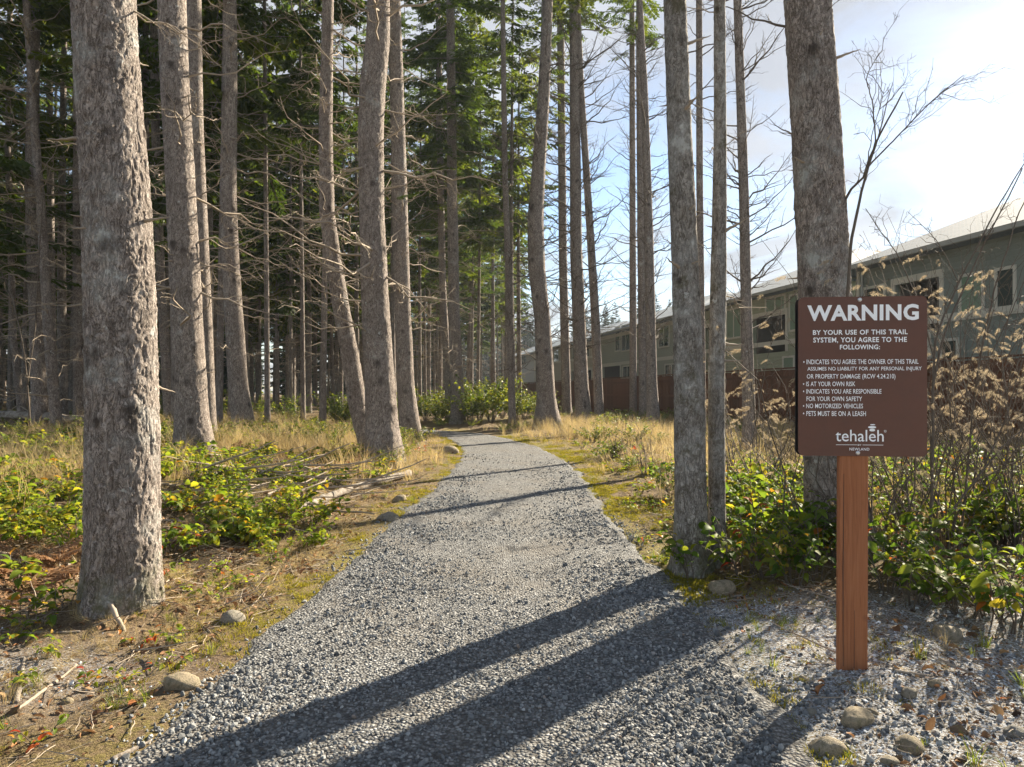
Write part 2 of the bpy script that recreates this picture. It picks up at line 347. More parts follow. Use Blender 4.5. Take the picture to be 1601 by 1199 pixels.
col = t.mix(t.ramp(n_b, [(0.45, 0.0), (0.7, 0.6)]), col, (0.26, 0.19, 0.10))
mm = t.math('MULTIPLY', t.ramp(n_m, [(0.38, 0.0), (0.58, 1.0)]), a_m)
col = t.mix(t.math('MINIMUM', t.math('MULTIPLY', mm, 1.3), 0.92), col, t.ramp(n_f, [(0.3, (0.09, 0.09, 0.014)), (0.7, (0.30, 0.26, 0.045))]))
ff = t.math('MULTIPLY', t.ramp(t.noise(v, 75, 6, 0.8), [(0.45, 0.0), (0.60, 1.0)]), a_f)
col = t.mix(t.math('MINIMUM', ff, 0.92), col, (0.66, 0.71, 0.77))
t.base(col, 0.95, 0.15); t.bump(t.math('ADD', n_f, n_m), 0.9, 0.03)
ground_me.materials.append(t.m)
g = obj('ground', ground_me); g['kind'] = 'structure'

# path sheet
nl, nc = 420, 44
pL = np.c_[np.interp(np.linspace(0, 89, nl), np.arange(90), Lc[:, 0]), np.interp(np.linspace(0, 89, nl), np.arange(90), Lc[:, 1])]
pR = np.c_[np.interp(np.linspace(0, 89, nl), np.arange(90), Rc[:, 0]), np.interp(np.linspace(0, 89, nl), np.arange(90), Rc[:, 1])]
tt = np.linspace(-0.05, 1.05, nc)
PP = pL[:, None] * (1 - tt)[None, :, None] + pR[:, None] * tt[None, :, None]; PPf = PP.reshape(-1, 2)
Q = np.c_[PPf, np.zeros(len(PPf))]; edge = np.minimum(np.abs(tt + 0.05), np.abs(1.05 - tt))[None].repeat(nl, 0).ravel()
zP = 0.010 + 0.012 * fbm(Q / 0.5, 3, 51) + 0.010 * fbm(Q / 0.12, 2, 55) - 0.075 * (1 - sstep(edge + 0.05 * fbm(Q / 0.3, 3, 57), 0.015, 0.075))
ii = (np.arange(nl - 1)[:, None] * nc + np.arange(nc - 1)[None]).ravel()
path_me = mk('gravel_path', np.c_[PPf, zP], np.stack([ii, ii + 1, ii + nc + 1, ii + nc], 1), None, True, {'across': np.tile(tt, nl)})
t = NT('crushed_gravel'); v = t.vec()
vo = t.n('ShaderNodeTexVoronoi', {'Vector': v, 'Scale': 62.0}); vd = vo.outputs['Distance']; vcol = t.n('ShaderNodeSeparateColor', {0: vo.outputs['Color']}).outputs[0]
col = t.ramp(vcol, [(0, (0.07, 0.072, 0.074)), (0.5, (0.17, 0.172, 0.17)), (0.85, (0.27, 0.272, 0.265)), (1, (0.42, 0.415, 0.40))])
col = t.mix(t.ramp(vd, [(0.35, 0.0), (0.75, 0.8)]), col, (0.045, 0.04, 0.035))
col = t.mix(t.ramp(t.noise(v, 1.3, 5, 0.6), [(0.45, 0.0), (0.75, 0.55)]), col, (0.15, 0.125, 0.095))
t.base(col, 0.85, 0.3); t.bump(t.math('SUBTRACT', 1.0, vd), 1.0, 0.014); path_me.materials.append(t.m)
p = obj('path', path_me); p['kind'] = 'structure'

# ------------------------------------------------------------------ scattering of uncountable bits
def gn_instancer(name, protos):
    colx = bpy.data.collections.new(name + '_source')
    for m_ in protos:
        colx.objects.link(bpy.data.objects.new(m_.name, m_))
    ng = bpy.data.node_groups.new(name, 'GeometryNodeTree')
    ng.interface.new_socket('Geometry', in_out='INPUT', socket_type='NodeSocketGeometry'); ng.interface.new_socket('Geometry', in_out='OUTPUT', socket_type='NodeSocketGeometry')
    N = ng.nodes; L = ng.links; i = N.new('NodeGroupInput'); o = N.new('NodeGroupOutput'); ip = N.new('GeometryNodeInstanceOnPoints'); ci = N.new('GeometryNodeCollectionInfo')
    ci.inputs['Collection'].default_value = colx; ci.inputs['Separate Children'].default_value = True; ci.inputs['Reset Children'].default_value = True
    def na(nm, ty):
        q = N.new('GeometryNodeInputNamedAttribute'); q.data_type = ty; q.inputs[0].default_value = nm; return q.outputs[0]
    L.new(i.outputs[0], ip.inputs['Points']); L.new(ci.outputs[0], ip.inputs['Instance']); ip.inputs['Pick Instance'].default_value = True
    L.new(na('pick', 'INT'), ip.inputs['Instance Index'])
    e2r = N.new('FunctionNodeEulerToRotation'); L.new(na('rot', 'FLOAT_VECTOR'), e2r.inputs[0]); L.new(e2r.outputs[0], ip.inputs['Rotation'])
    L.new(na('scl', 'FLOAT_VECTOR'), ip.inputs['Scale']); L.new(ip.outputs[0], o.inputs[0]); return ng
def scatter(name, pts, rot, scl, protos, label, cat):
    n = len(pts); me = bpy.data.meshes.new(name); me.vertices.add(n); me.vertices.foreach_set('co', np.asarray(pts, np.float32).ravel())
    for k, ty, val, fld in (('rot', 'FLOAT_VECTOR', rot, 'vector'), ('scl', 'FLOAT_VECTOR', scl, 'vector'), ('pick', 'INT', rng.integers(0, len(protos), n), 'value')):
        a = me.attributes.new(k, ty, 'POINT'); a.data.foreach_set(fld, np.ascontiguousarray(val, np.float32 if ty != 'INT' else np.int32).ravel())
    o = obj(name, me, kind='stuff'); tag(o, label, cat)
    md = o.modifiers.new('scatter', 'NODES'); md.node_group = gn_instancer(name, protos); return o
import bmesh
def ico(sub):
    bm = bmesh.new(); bmesh.ops.create_icosphere(bm, subdivisions=sub, radius=1); V = np.array([v_.co[:] for v_ in bm.verts]); Fc = np.array([[v_.index for v_ in f.verts] for f in bm.faces]); bm.free(); return V, Fc
V1, F1_ = ico(1); V2, F2_ = ico(2); V3, F3_ = ico(3)
def rock_mesh(name, mat, seed, sub=2, am=0.3, flat_=0.75, smooth=True):
    V, Fc = {1: (V1, F1_), 2: (V2, F2_), 3: (V3, F3_)}[sub]
    r_ = 1 + am * fbm(V * 0.9 + seed * 7.3, 3, seed) + am * 0.15 * fbm(V * 5 + seed, 2, seed + 4); return mk(name, V * r_[:, None] * np.array([1, 0.8, flat_]), Fc, mat, smooth)
def rejection(n, x0, x1, y0, y1, dens):
    P = np.c_[rng.uniform(x0, x1, n), rng.uniform(y0, y1, n)]; k = rng.random(n) < dens(P); return P[k]
def in_view(P, m=0.12): return (np.abs(P[:, 0]) < (0.75 + m) * P[:, 1] + 0.3) & (P[:, 1] > 1.9)
def path_z(P):
    Q = np.c_[P, np.zeros(len(P))]; return 0.010 + 0.012 * fbm(Q / 0.5, 3, 51) + 0.010 * fbm(Q / 0.12, 2, 55)
grav = [rock_mesh('stone', M['gravel'], 40 + k, 1, 0.55, 0.6, False) for k in range(6)]
def gdens(P):
    sd, _ = path_sd(P); d = np.exp(-np.clip(P[:, 1] - 3.6, 0, 99) / 3.2)
    patch = np.clip(0.72 + 1.5 * fbm(np.c_[P / 0.75, P[:, :1] * 0], 3, 61), 0.10, 1)
    e = np.where(sd < 0.02, 1, np.exp(-np.clip(sd + 0.05 + 0.16 * fbm(np.c_[P / 0.35, P[:, :1] * 0], 2, 63), 0, 9) / np.where(P[:, 0] > 0, 0.13, 0.07))); near_r = np.where((sd > 0) & (P[:, 0] > 0.4) & (P[:, 1] < 3.7), np.exp(-sd / 0.8), 0)
    tread = 1 - 0.3 * sstep(-sd, 0.45, 1.0)
    return np.where(in_view(P), d * patch * tread * np.maximum(e, near_r * 0.7), 0)
GPt = rejection(430000, -5, 3.4, 1.9, 15, gdens)
sdp, _ = path_sd(GPt); gz = np.where(sdp < -0.1, path_z(GPt), np.maximum(terrain(GPt), np.where(sdp < 0, path_z(GPt) - 0.06, -9)))
gs = np.clip(rng.lognormal(-4.93, 0.40, len(GPt)), 0.003, 0.022) * np.clip(0.9 + 0.04 * GPt[:, 1], 1, 1.6)
gs = gs * (1 - 0.28 * sstep(-sdp, 0.4, 1.0))
scatter('gravel', np.c_[GPt, gz + gs * 0.2], rng.uniform(-PI, PI, (len(GPt), 3)), gs[:, None] * rng.uniform(0.75, 1.25, (len(GPt), 3)), grav, 'loose grey crushed gravel covering the footpath', 'gravel')

# grass, moss, litter
def blades(n, h, w, spread, bend, rg, name, mat):
    mb = MB()
    for k in range(n):
        a = rg.uniform(0, 2 * PI); r_ = spread * rg.random() ** 0.7; hh = h * rg.uniform(0.5, 1.1); b = bend * hh * rg.uniform(0.2, 1.3); a2 = a + rg.normal(0, 0.8)
        s = np.array([0, 0.4, 0.75, 1.0]); px = r_ * np.cos(a) + b * s ** 2 * np.cos(a2); py = r_ * np.sin(a) + b * s ** 2 * np.sin(a2); pz = hh * (s - 0.28 * bend * s ** 2.5)
        ww = w * np.array([1, 0.8, 0.5, 0.08]); ux, uy = -math.sin(a2), math.cos(a2)
        V = np.vstack([np.c_[px + ux * ww, py + uy * ww, pz], np.c_[px - ux * ww, py - uy * ww, pz]])
        mb.add(V, f4=[(i, i + 1, i + 5, i + 4) for i in range(3)], a=rg.random())
    return mb.mesh(name, mat, False, 'tint')
rg = np.random.default_rng(11)
grass_p = [blades(26, 0.50, 0.0022, 0.10, 0.75, rg, 'tuft', M['grass']) for _ in range(4)]
moss_p = [blades(46, 0.020, 0.0016, 0.045, 0.7, rg, 'moss_tuft', M['moss']) for _ in range(3)]
green_p = [blades(22, 0.11, 0.0016, 0.03, 0.8, rg, 'green_tuft', M['leaf_small']) for _ in range(2)]
def gauss(P, x, y, sx, sy): return np.exp(-((P[:, 0] - x) ** 2 / sx ** 2 + (P[:, 1] - y) ** 2 / sy ** 2))
def on_ground(P, dz=0.0): return np.c_[P, terrain(P) + dz]
def dgrass(P):
    sd, lf = path_sd(P); n = fbm(np.c_[P / 0.8, P[:, :1] * 0], 3, 71); y = P[:, 1]
    d = 0
    for (x, yy, sx, sy, a) in [(-6.0, 8.8, 1.5, 1.4, 1.0), (-4.0, 12.5, 2.4, 1.6, 0.8), (-2.6, 11.3, 0.9, 1.2, 1.0), (-5.3, 14.0, 2.5, 2.0, 0.7), (3.2, 21, 2.0, 4.0, 1.0), (4.6, 17, 1.6, 3.0, 0.8), (3.6, 12, 1.2, 2.5, 0.45),
                               (6.0, 10, 2.2, 3.0, 0.9), (7.5, 15, 3.0, 4.0, 0.8), (-8, 18, 4, 4, 0.5), (1.9, 24.5, 1.5, 2.5, 0.6), (4.8, 7.6, 1.3, 1.2, 0.4), (9, 22, 3, 5, 0.6), (9.5, 13, 1.6, 3.0, 0.9), (7.2, 19, 1.5, 5, 0.8)]:
        d = np.maximum(d, a * gauss(P, x, yy, sx, sy))
    return np.where(in_view(P, 0.2) & (sd > 0.35), d * np.clip(0.6 + 1.3 * n, 0, 1), 0)
Pg = rejection(42000, -12, 15, 4, 32, dgrass)
scatter('dry_grass', on_ground(Pg, -0.01), np.c_[rng.normal(0, 0.22, (len(Pg), 2)), rng.uniform(0, 2 * PI, len(Pg))], rng.uniform(0.6, 1.35, (len(Pg), 1)) * np.ones(3), grass_p, 'dry tan grass growing among the trunks', 'grass')
def dmoss(P):
    sd, lf = path_sd(P); n = fbm(np.c_[P / 0.55, P[:, :1] * 0], 3, 21)
    e = np.where(lf, 0.6 * np.exp(-np.clip(sd - 0.02, 0, 9) / 0.28), np.exp(-np.clip(sd - 0.02, 0, 9) / 0.75)) * sstep(n, -0.2, 0.3)
    e = e * (1 - 0.85 * frost_mask(P, 0.3 * n))
    return np.where(in_view(P) & (sd > -0.06), e * np.exp(-np.clip(P[:, 1] - 6, 0, 99) / 9), 0)
Pm = rejection(130000, -6, 6, 1.9, 22, dmoss)
scatter('moss', on_ground(Pm, -0.003), np.c_[rng.normal(0, 0.15, (len(Pm), 2)), rng.uniform(0, 6.3, len(Pm))], rng.uniform(0.7, 1.5, (len(Pm), 1)) * np.clip(0.8 + 0.05 * Pm[:, 1:2], 1, 1.7) * np.ones(3), moss_p, 'yellow green moss cushions edging the path', 'moss')
def dstraw(P):
    sd, lf = path_sd(P); n = fbm(np.c_[P / 0.6, P[:, :1] * 0], 3, 171)
    return np.where(in_view(P) & (sd > 0.0), sstep(n, -0.25, 0.35) * np.where(lf, 1.0, 0.55) * sstep(sd, 0.05, 0.4) * np.where((P[:, 0] > 0.6) & (P[:, 1] < 5), 0.12, 1) * np.exp(-np.clip(P[:, 1] - 7, 0, 99) / 9), 0)
Ps = rejection(60000, -9, 9, 1.9, 20, dstraw)
scatter('straw', on_ground(Ps, 0.004), np.c_[rng.normal(0, 0.9, (len(Ps), 2)), rng.uniform(0, 6.3, len(Ps))], rng.uniform(0.08, 0.30, (len(Ps), 1)) * np.ones(3), grass_p, 'short flattened dry straw matting the forest floor', 'straw')
def dgreen(P):
    sd, lf = path_sd(P); n = fbm(np.c_[P / 0.45, P[:, :1] * 0], 3, 181); return np.where(in_view(P) & (sd > 0.03), sstep(n, 0.1, 0.5) * np.exp(-sd / 1.4), 0)
Pn = rejection(9000, -7, 7, 1.9, 16, dgreen)
scatter('green_grass', on_ground(Pn, -0.002), np.c_[rng.normal(0, 0.35, (len(Pn), 2)), rng.uniform(0, 6.3, len(Pn))], rng.uniform(0.4, 1.2, (len(Pn), 1)) * np.ones(3), green_p, 'small green grass sprouts along the path verges', 'grass')
# one flat fallen leaf, curled
def leaf_arrays(fold=0.10, droop=0.12, wid=1.0):
    xs = np.array([0, 0.22, 0.52, 0.8, 1.0]); hw = np.array([0.23, 0.28, 0.17]) * wid
    mid = np.c_[xs, 0 * xs, 0.10 * np.sin(xs * PI) - droop * xs ** 2]; l = np.c_[xs[1:4], hw, mid[1:4, 2] + fold * hw / 0.28]; r_ = l * [1, -1, 1]
    V = np.vstack([mid, l, r_]); f4 = [(1, 2, 6, 5), (2, 3, 7, 6), (2, 1, 8, 9), (3, 2, 9, 10)]; f3 = [(0, 1, 5), (3, 4, 7), (1, 0, 8), (4, 3, 10)]
    return V, np.array(f3), np.array(f4)
def leaf_mesh(name, mat, **k):
    V, f3, f4 = leaf_arrays(**k); return mk(name, V, [f3, f4], mat, True)
lit_p = [leaf_mesh('fallen_leaf', M['litter'], fold=f, droop=d, wid=w) for f, d, w in ((0.2, 0.3, 1.1), (-0.15, -0.2, 0.9), (0.35, 0.1, 0.7))]
def tw_mesh(name, mat, seed, L=1.0):
    g_ = np.random.default_rng(seed); p = np.c_[np.linspace(0, L, 6), np.cumsum(g_.normal(0, 0.035, 6)), np.cumsum(g_.normal(0, 0.02, 6))]; mb = MB(); mb.tube(p, np.linspace(0.02, 0.008, 6), 4); return mb.mesh(name, mat)
stick_p = [tw_mesh('twig', M['twig'], 90 + k) for k in range(4)]
def dlit(P):
    sd, lf = path_sd(P); n = fbm(np.c_[P / 0.5, P[:, :1] * 0], 2, 81)
    return np.where(in_view(P) & (sd > 0.02), np.clip(0.5 + n, 0.1, 1) * sstep(sd, 0, 0.35) * np.exp(-np.clip(P[:, 1] - 5, 0, 99) / 4.5) * np.where(lf, 1, 0.55), 0)
Pl = rejection(190000, -8, 8, 1.9, 18, dlit)
scatter('leaf_litter', on_ground(Pl, 0.006), np.c_[rng.normal(0, 0.5, (len(Pl), 2)), rng.uniform(0, 6.3, len(Pl))], rng.lognormal(-3.75, 0.45, (len(Pl), 1)).clip(0.008, 0.07) * np.ones(3), lit_p, 'brown fallen leaves littering the forest floor', 'leaf litter')
Pt = rejection(120000, -8, 8, 1.9, 18, dlit)
ts = rng.lognormal(-2.3, 0.6, len(Pt)).clip(0.03, 0.45)
scatter('twig_litter', on_ground(Pt, 0.008), np.c_[rng.normal(0, 0.1, len(Pt)), rng.normal(0, 0.22, len(Pt)), rng.uniform(0, 6.3, len(Pt))], np.c_[ts, ts * 0.5 + 0.06, ts * 0.5 + 0.06], stick_p, 'small dead twigs strewn over the forest floor', 'twigs')
Pb = rejection(26000, -8, 8, 1.9, 12, dlit)
soil_t = NT('soil_clod'); soil_t.base(soil_t.ramp(soil_t.n('ShaderNodeObjectInfo').outputs['Random'], [(0, (0.045, 0.03, 0.02)), (0.6, (0.12, 0.085, 0.055)), (0.9, (0.22, 0.18, 0.13)), (1, (0.30, 0.28, 0.25))]), 0.95, 0.1)
clod_p = [rock_mesh('clod', soil_t.m, 160 + k, 1, 0.9, 0.6, False) for k in range(4)]; bs = rng.lognormal(-4.7, 0.5, len(Pb)).clip(0.003, 0.025)
scatter('soil_clods', on_ground(Pb, 0.001), rng.uniform(-PI, PI, (len(Pb), 3)), bs[:, None] * rng.uniform(0.6, 1.6, (len(Pb), 3)), clod_p, 'dark crumbs of soil, bark and pebbles on the forest floor', 'soil')
hp = np.c_[rng.normal(-3.3, 0.9, 130), rng.normal(9.0, 1.0, 130)]; hp = hp[(path_sd(hp)[0] > 0.7)]; hs_ = rng.uniform(0.35, 1.3, len(hp))
scatter('brush_heap', on_ground(hp, rng.uniform(0.0, 0.16, len(hp))), np.c_[rng.normal(0, 0.1, len(hp)), rng.normal(0, 0.16, len(hp)), rng.normal(0.3, 0.9, len(hp))], np.c_[hs_, hs_ * 0.6 + 0.1, hs_ * 0.6 + 0.1], stick_p, 'heap of dead brown branches piled on the bank', 'brush')
Pd = rejection(1500, -4.5, -0.6, 2.0, 6.5, lambda P: np.where((path_sd(P)[0] > 0.25) & path_sd(P)[1], sstep(fbm(np.c_[P / 0.5, P[:, :1] * 0], 3, 191), -0.1, 0.4), 0))
scatter('bark_debris', on_ground(Pd, 0.006), np.c_[rng.normal(0, 0.3, (len(Pd), 2)), rng.uniform(0, 6.3, len(Pd))], np.c_[rng.uniform(0.03, 0.09, len(Pd)), rng.uniform(0.03, 0.06, len(Pd)), rng.uniform(0.03, 0.05, len(Pd))], lit_p + stick_p[:1], 'curled bark flakes and dead leaves at the foot of the scaly spruce', 'debris')
# frosted crumbs of soil and pebbles in the shaded pocket beside the sign
def dfro(P):
    sd, _ = path_sd(P); return np.where(in_view(P) & (sd > -0.05), frost_mask(P, fbm(np.c_[P / 0.8, P[:, :1] * 0], 3, 21)), 0)
Pf = rejection(22000, -3.4, 5, 1.9, 5.2, dfro)
fro_p = [rock_mesh('crumb', M['frost'], 140 + k, 1, 0.8, 0.4, False) for k in range(3)] + [leaf_mesh('frosted_leaf', M['frost'], fold=0.2)]
fs_ = rng.lognormal(-5.1, 0.5, len(Pf)).clip(0.002, 0.018)
scatter('frost_crumbs', on_ground(Pf, 0.002), rng.uniform(-PI, PI, (len(Pf), 3)) * [0.25, 0.25, 1], fs_[:, None] * np.ones(3), fro_p, 'white frost coating soil crumbs in the shade beside the sign', 'frost')

# ------------------------------------------------------------------ branches and trees
def grow(g_, L, r0, kids, droop=0.0, wob=0.10, lvl=2, spread=(35, 75), up=0.0, flatb=0.35):
    """polylines of one branch that runs along +X"""
    n = 8; out = []
    s = np.linspace(0, 1, n); y = np.cumsum(g_.normal(0, wob / n * 2, n)); z = np.cumsum(g_.normal(0, wob / n * 2, n)) - droop * s ** 2 + up * s ** 1.6
    y -= y[0]; z -= z[0]
    p = np.c_[s, y, z] * L; out.append((p, r0 * (1 - 0.85 * s)))
    if lvl > 0:
        for k in range(kids):
            q = g_.uniform(0.15, 0.95); b = np.array([np.interp(q, s, p[:, j]) for j in range(3)])
            l2 = L * g_.uniform(0.14, 0.42) * (1.15 - q); sgn = g_.choice([-1, 1]); a = R(g_.uniform(*spread)) * sgn; roll = g_.normal(0, flatb * 2)
            d0 = np.interp(q + 0.05, s, p[:, 2]) - np.interp(q - 0.05, s, p[:, 2])
            M3 = np.array(Euler((roll, -math.atan2(d0, 0.1 * L) * 0.7, a)).to_matrix())
            for (pp, rr) in grow(g_, l2, r0 * (1 - 0.8 * q) * 0.55, max(1, kids // 3), droop * 0.6, wob * 1.3, lvl - 1, spread, up * 0.8, flatb):
                out.append((pp @ M3.T + b, rr))
    return out
def lines_mesh(name, lines, mat, n=4, rmin=0.0016, smooth=True):
    mb = MB()
    for p, r_ in lines: mb.tube(p, np.maximum(r_, rmin), n if r_[0] > 0.004 else 3, False)
    return mb.mesh(name, mat, smooth)
g1 = np.random.default_rng(5)
DEAD = [lines_mesh('dead_branch', grow(g1, 1.0, 0.0115, int(g1.integers(4, 9)), droop=g1.uniform(-0.15, 0.3), wob=0.16, lvl=2, up=g1.uniform(-0.05, 0.25)), M['twig']) for _ in range(10)]
DEADK = [lines_mesh('bare_branch', grow(g1, 1.0, 0.013, int(g1.integers(7, 12)), droop=0.0, wob=0.10, lvl=2, up=g1.uniform(0.1, 0.4)), M['twig_dark']) for _ in range(6)]
STUB = [lines_mesh('branch_stub', grow(g1, 1.0, 0.09, 0, wob=0.1, lvl=0), M['twig'], 5) for _ in range(3)]

def bough_quads(g_, L, wn_=0.03, dens=24):
    q = []
    for k in range(dens):
        t_ = 0.12 + 0.88 * (k + g_.random() * 0.6) / dens; sgn = 1 if k % 2 else -1
        ax = np.array([t_ * L, 0, -0.18 * L * t_ ** 1.5 + 0.10 * L * t_ ** 3]); tl = L * (0.10 + 0.30 * (1 - t_)) * g_.uniform(0.7, 1.15)
        a = R(g_.uniform(38, 62)) * sgn; d = np.array([math.cos(a), math.sin(a), g_.uniform(-0.55, -0.05)]); d /= np.linalg.norm(d)
        for (o_, dd, ll) in [(ax, d, tl)] + [(ax + d * tl * f, np.array([math.cos(a + s2 * 0.75), math.sin(a + s2 * 0.75), d[2] - g_.uniform(0, 0.5)]), tl * (0.55 - 0.35 * f)) for f in (0.2, 0.42, 0.64, 0.84) for s2 in (-1, 1)]:
            dd = dd / np.linalg.norm(dd); w = np.cross(dd, [g_.normal(0, 0.35), g_.normal(0, 0.35), 1]); w /= np.linalg.norm(w) + 1e-9; w = w * wn_ * g_.uniform(0.7, 1.2)
            q.append([o_, o_ + dd * ll * 0.45 + w, o_ + dd * ll, o_ + dd * ll * 0.45 - w])
    return np.array(q)
def crown_mesh(name, seed, H=13.0, Rb=2.4, nb=84, mat=None, wn_=0.032, dens=22):
    g_ = np.random.default_rng(seed); tmpl = [bough_quads(g_, 1.0, wn_ / 1.6, dens) for _ in range(5)]; Vs = []; tint = []; mb = MB()
    for k in range(nb):
        u = (k + g_.random()) / nb; u = u ** 0.9; z = u * H; L = Rb * (1 - u) ** 0.75 * g_.uniform(0.55, 1.2) * min(1, 0.55 + 2.5 * u) + 0.25; az = g_.uniform(0, 2 * PI); pit = g_.normal(0.12, 0.16) - 0.5 * u
        Mx = np.array((Matrix.Rotation(az, 3, 'Z') @ Matrix.Rotation(pit, 3, 'Y')))
        T = tmpl[k % 5] * L; Vs.append((T.reshape(-1, 3) @ Mx.T) + [0, 0, z]); tint.append(np.full(len(T) * 4, g_.uniform(0, 0.45)))
        tip = Mx @ np.array([L * 0.9, 0, -0.08 * L]); mb.tube(np.array([[0, 0, z], tip * 0.5 + [0, 0, z], tip + [0, 0, z]]), [0.02, 0.012, 0.004], 3, False)
    V = np.vstack(Vs); n = len(V) // 4
    me = mk(name, V, np.arange(n * 4).reshape(-1, 4), mat or M['needle'], False, {'tint': np.concatenate(tint) + 0.25 * rng.random(n).repeat(4)})
    return me, mb.mesh('bough', M['bark_far'])
CROWN = [crown_mesh('crown', 300 + k, Rb=2.3 + 0.25 * k) for k in range(4)]
CROWN_S = [crown_mesh('crown', 320 + k, Rb=2.0, nb=44, dens=18) for k in range(3)]
bq = bough_quads(np.random.default_rng(77), 1.0, 0.012, 40)
LIVE = mk('live_bough', bq.reshape(-1, 3), np.arange(len(bq) * 4).reshape(-1, 4), M['needle'], False, {'tint': 0.5 + 0.4 * rng.random(len(bq)).repeat(4)})

def trunk(px, d, ztop, na, dz, mat, disp=0.006, cell=0.045, seed=0, flare=0.35, zdense=None, depth_lean=0.0):
    """trunk whose centre line and width follow (row, column, width) marks of the photograph at distance d"""
    px = sorted(px, key=lambda q: -q[0])
    zc = np.array([EYE + (HY - y) / F * d for y, x, w in px]); xc = np.array([(x - CX) / F * d for y, x, w in px]); rc = np.array([w / F * d / 2 * math.cos(math.atan((x - CX) / F)) for y, x, w in px])
    x0 = xc[0]; z0 = tz(x0, d)
    sl = (xc[-1] - xc[-2]) / max(zc[-1] - zc[-2], 0.1); rt = max(rc[-1] * 0.25, 0.03)
    zc = np.r_[zc, 0.5 * (zc[-1] + ztop), ztop]; xc = np.r_[xc, xc[-1] + sl * 0.35 * (zc[-2] - zc[-3]), xc[-1] + sl * 0.45 * (ztop - zc[-3])]; rc = np.r_[rc, 0.5 * (rc[-1] + rt), rt]
    zd = zdense or (EYE + 0.60 * d + 0.3)
    zs = np.r_[np.arange(z0 - 0.12, min(zd, ztop), dz), np.linspace(min(zd, ztop - 0.5) + 0.01, ztop, 12)]
    zf = np.linspace(zs[0], ztop, 400); k = max(3, int(0.35 / (zf[1] - zf[0]))) | 1
    sm = lambda a: np.convolve(np.pad(np.interp(zf, zc, a), k // 2, mode='edge'), np.ones(k) / k, 'valid')
    X = np.interp(zs, zf, sm(xc)) - x0; Rr = np.interp(zs, zf, sm(rc)); hgt = np.clip(zs - z0, 0, 99)
    an = np.arange(na) / na * 2 * PI; r0 = rc[0]
    fl = 1 + flare * np.exp(-hgt / (1.1 * r0))[:, None] * (1 + 0.35 * np.cos(an * 5 + seed)[None] + 0.25 * np.cos(an * 3 + 2 * seed)[None])
    fl = fl + 0.16 * np.exp(-hgt / (0.7 * r0))[:, None] * np.clip(np.cos(an * 2.5 + seed * 1.3)[None] + 0.2, 0, 1.2) ** 1.5
    rad = Rr[:, None] * fl
    P = np.stack([X[:, None] + rad * np.cos(an), depth_lean * hgt[:, None] + rad * np.sin(an), (zs - z0)[:, None] + 0 * an], -1).reshape(-1, 3)
    N = np.stack([np.cos(an)[None] + 0 * rad, np.sin(an)[None] + 0 * rad, 0 * rad], -1).reshape(-1, 3)
    S = P * [1, 1, 0.6] / cell + 0.35 * np.stack([vnoise(P / cell * 0.8, seed), vnoise(P / cell * 0.8 + 9, seed), vnoise(P / cell * 0.8 + 19, seed)], -1)
    if disp > 0.003:
        a, b = worley(S + seed * 3.1, seed); rg_ = 1 - np.abs(fbm(P * [1, 1, 0.3] / cell * 0.55 + 0.4 * vnoise(P / cell, seed)[:, None], 3, seed + 2)) * 3.0
        h = 0.45 * sstep(b - a, 0.0, 0.4) * sstep(vnoise(P / 0.09, seed + 6), -0.5, 0.4) + 0.9 * fbm(P * [1, 1, 0.6] / cell * 1.3, 3, seed) - 0.8 * sstep(rg_, 0.75, 1.0) + 0.8 - 0.9 * sstep(1 - np.abs(fbm(P * [1, 1, 0.16] / cell * 0.42 + 0.5 * vnoise(P / 0.06, seed)[:, None], 2, seed + 31)) * 3.2, 0.72, 1.0)
    else: h = fbm(P / 0.05, 2, seed)
    P = P + N * (disp * (h - 0.8) + 0.035 * np.repeat(Rr, na) * fbm(P * [1, 1, 0.5] / (r0 * 2.2), 2, seed + 9))[:, None]
    # old branch scars: in loose whorls up the stem, each a dark swollen knot
    gk_ = np.random.default_rng(4000 + seed); kn = np.zeros(len(P)); th = np.tile(an, len(zs)); hz_ = np.repeat(hgt, na); rr_ = np.repeat(Rr, na); z_ = gk_.uniform(0.3, 0.9); zmax = min(zd, ztop) - z0
    while z_ < zmax:
        for _ in range(int(gk_.integers(2, 5))):
            a_ = gk_.uniform(0, 2 * PI); zk = z_ + gk_.normal(0, 0.06); rk = gk_.uniform(0.10, 0.22) * r0 + 0.008; dth = (th - a_ + PI) % (2 * PI) - PI
            up_ = hz_ - zk; e = (dth * rr_ / rk) ** 2 + np.where(up_ > 0, up_ / (0.8 * rk), up_ / (1.7 * rk)) ** 2; kn = np.maximum(kn, gk_.uniform(0.5, 1.0) * np.exp(-e))
        z_ += gk_.uniform(0.35, 0.85)
    P = P + N * (0.045 * rr_ * kn)[:, None]
    nr = len(zs); i = np.arange(nr - 1)[:, None] * na; j = np.arange(na)[None]; j2 = (j + 1) % na
    f4 = np.stack([i + j, i + j2, i + na + j2, i + na + j], -1).reshape(-1, 4)
    return mk('trunk', P, f4, mat, True, {'knot': kn}), Vector((x0, d, z0)), (zs - z0, X, Rr)

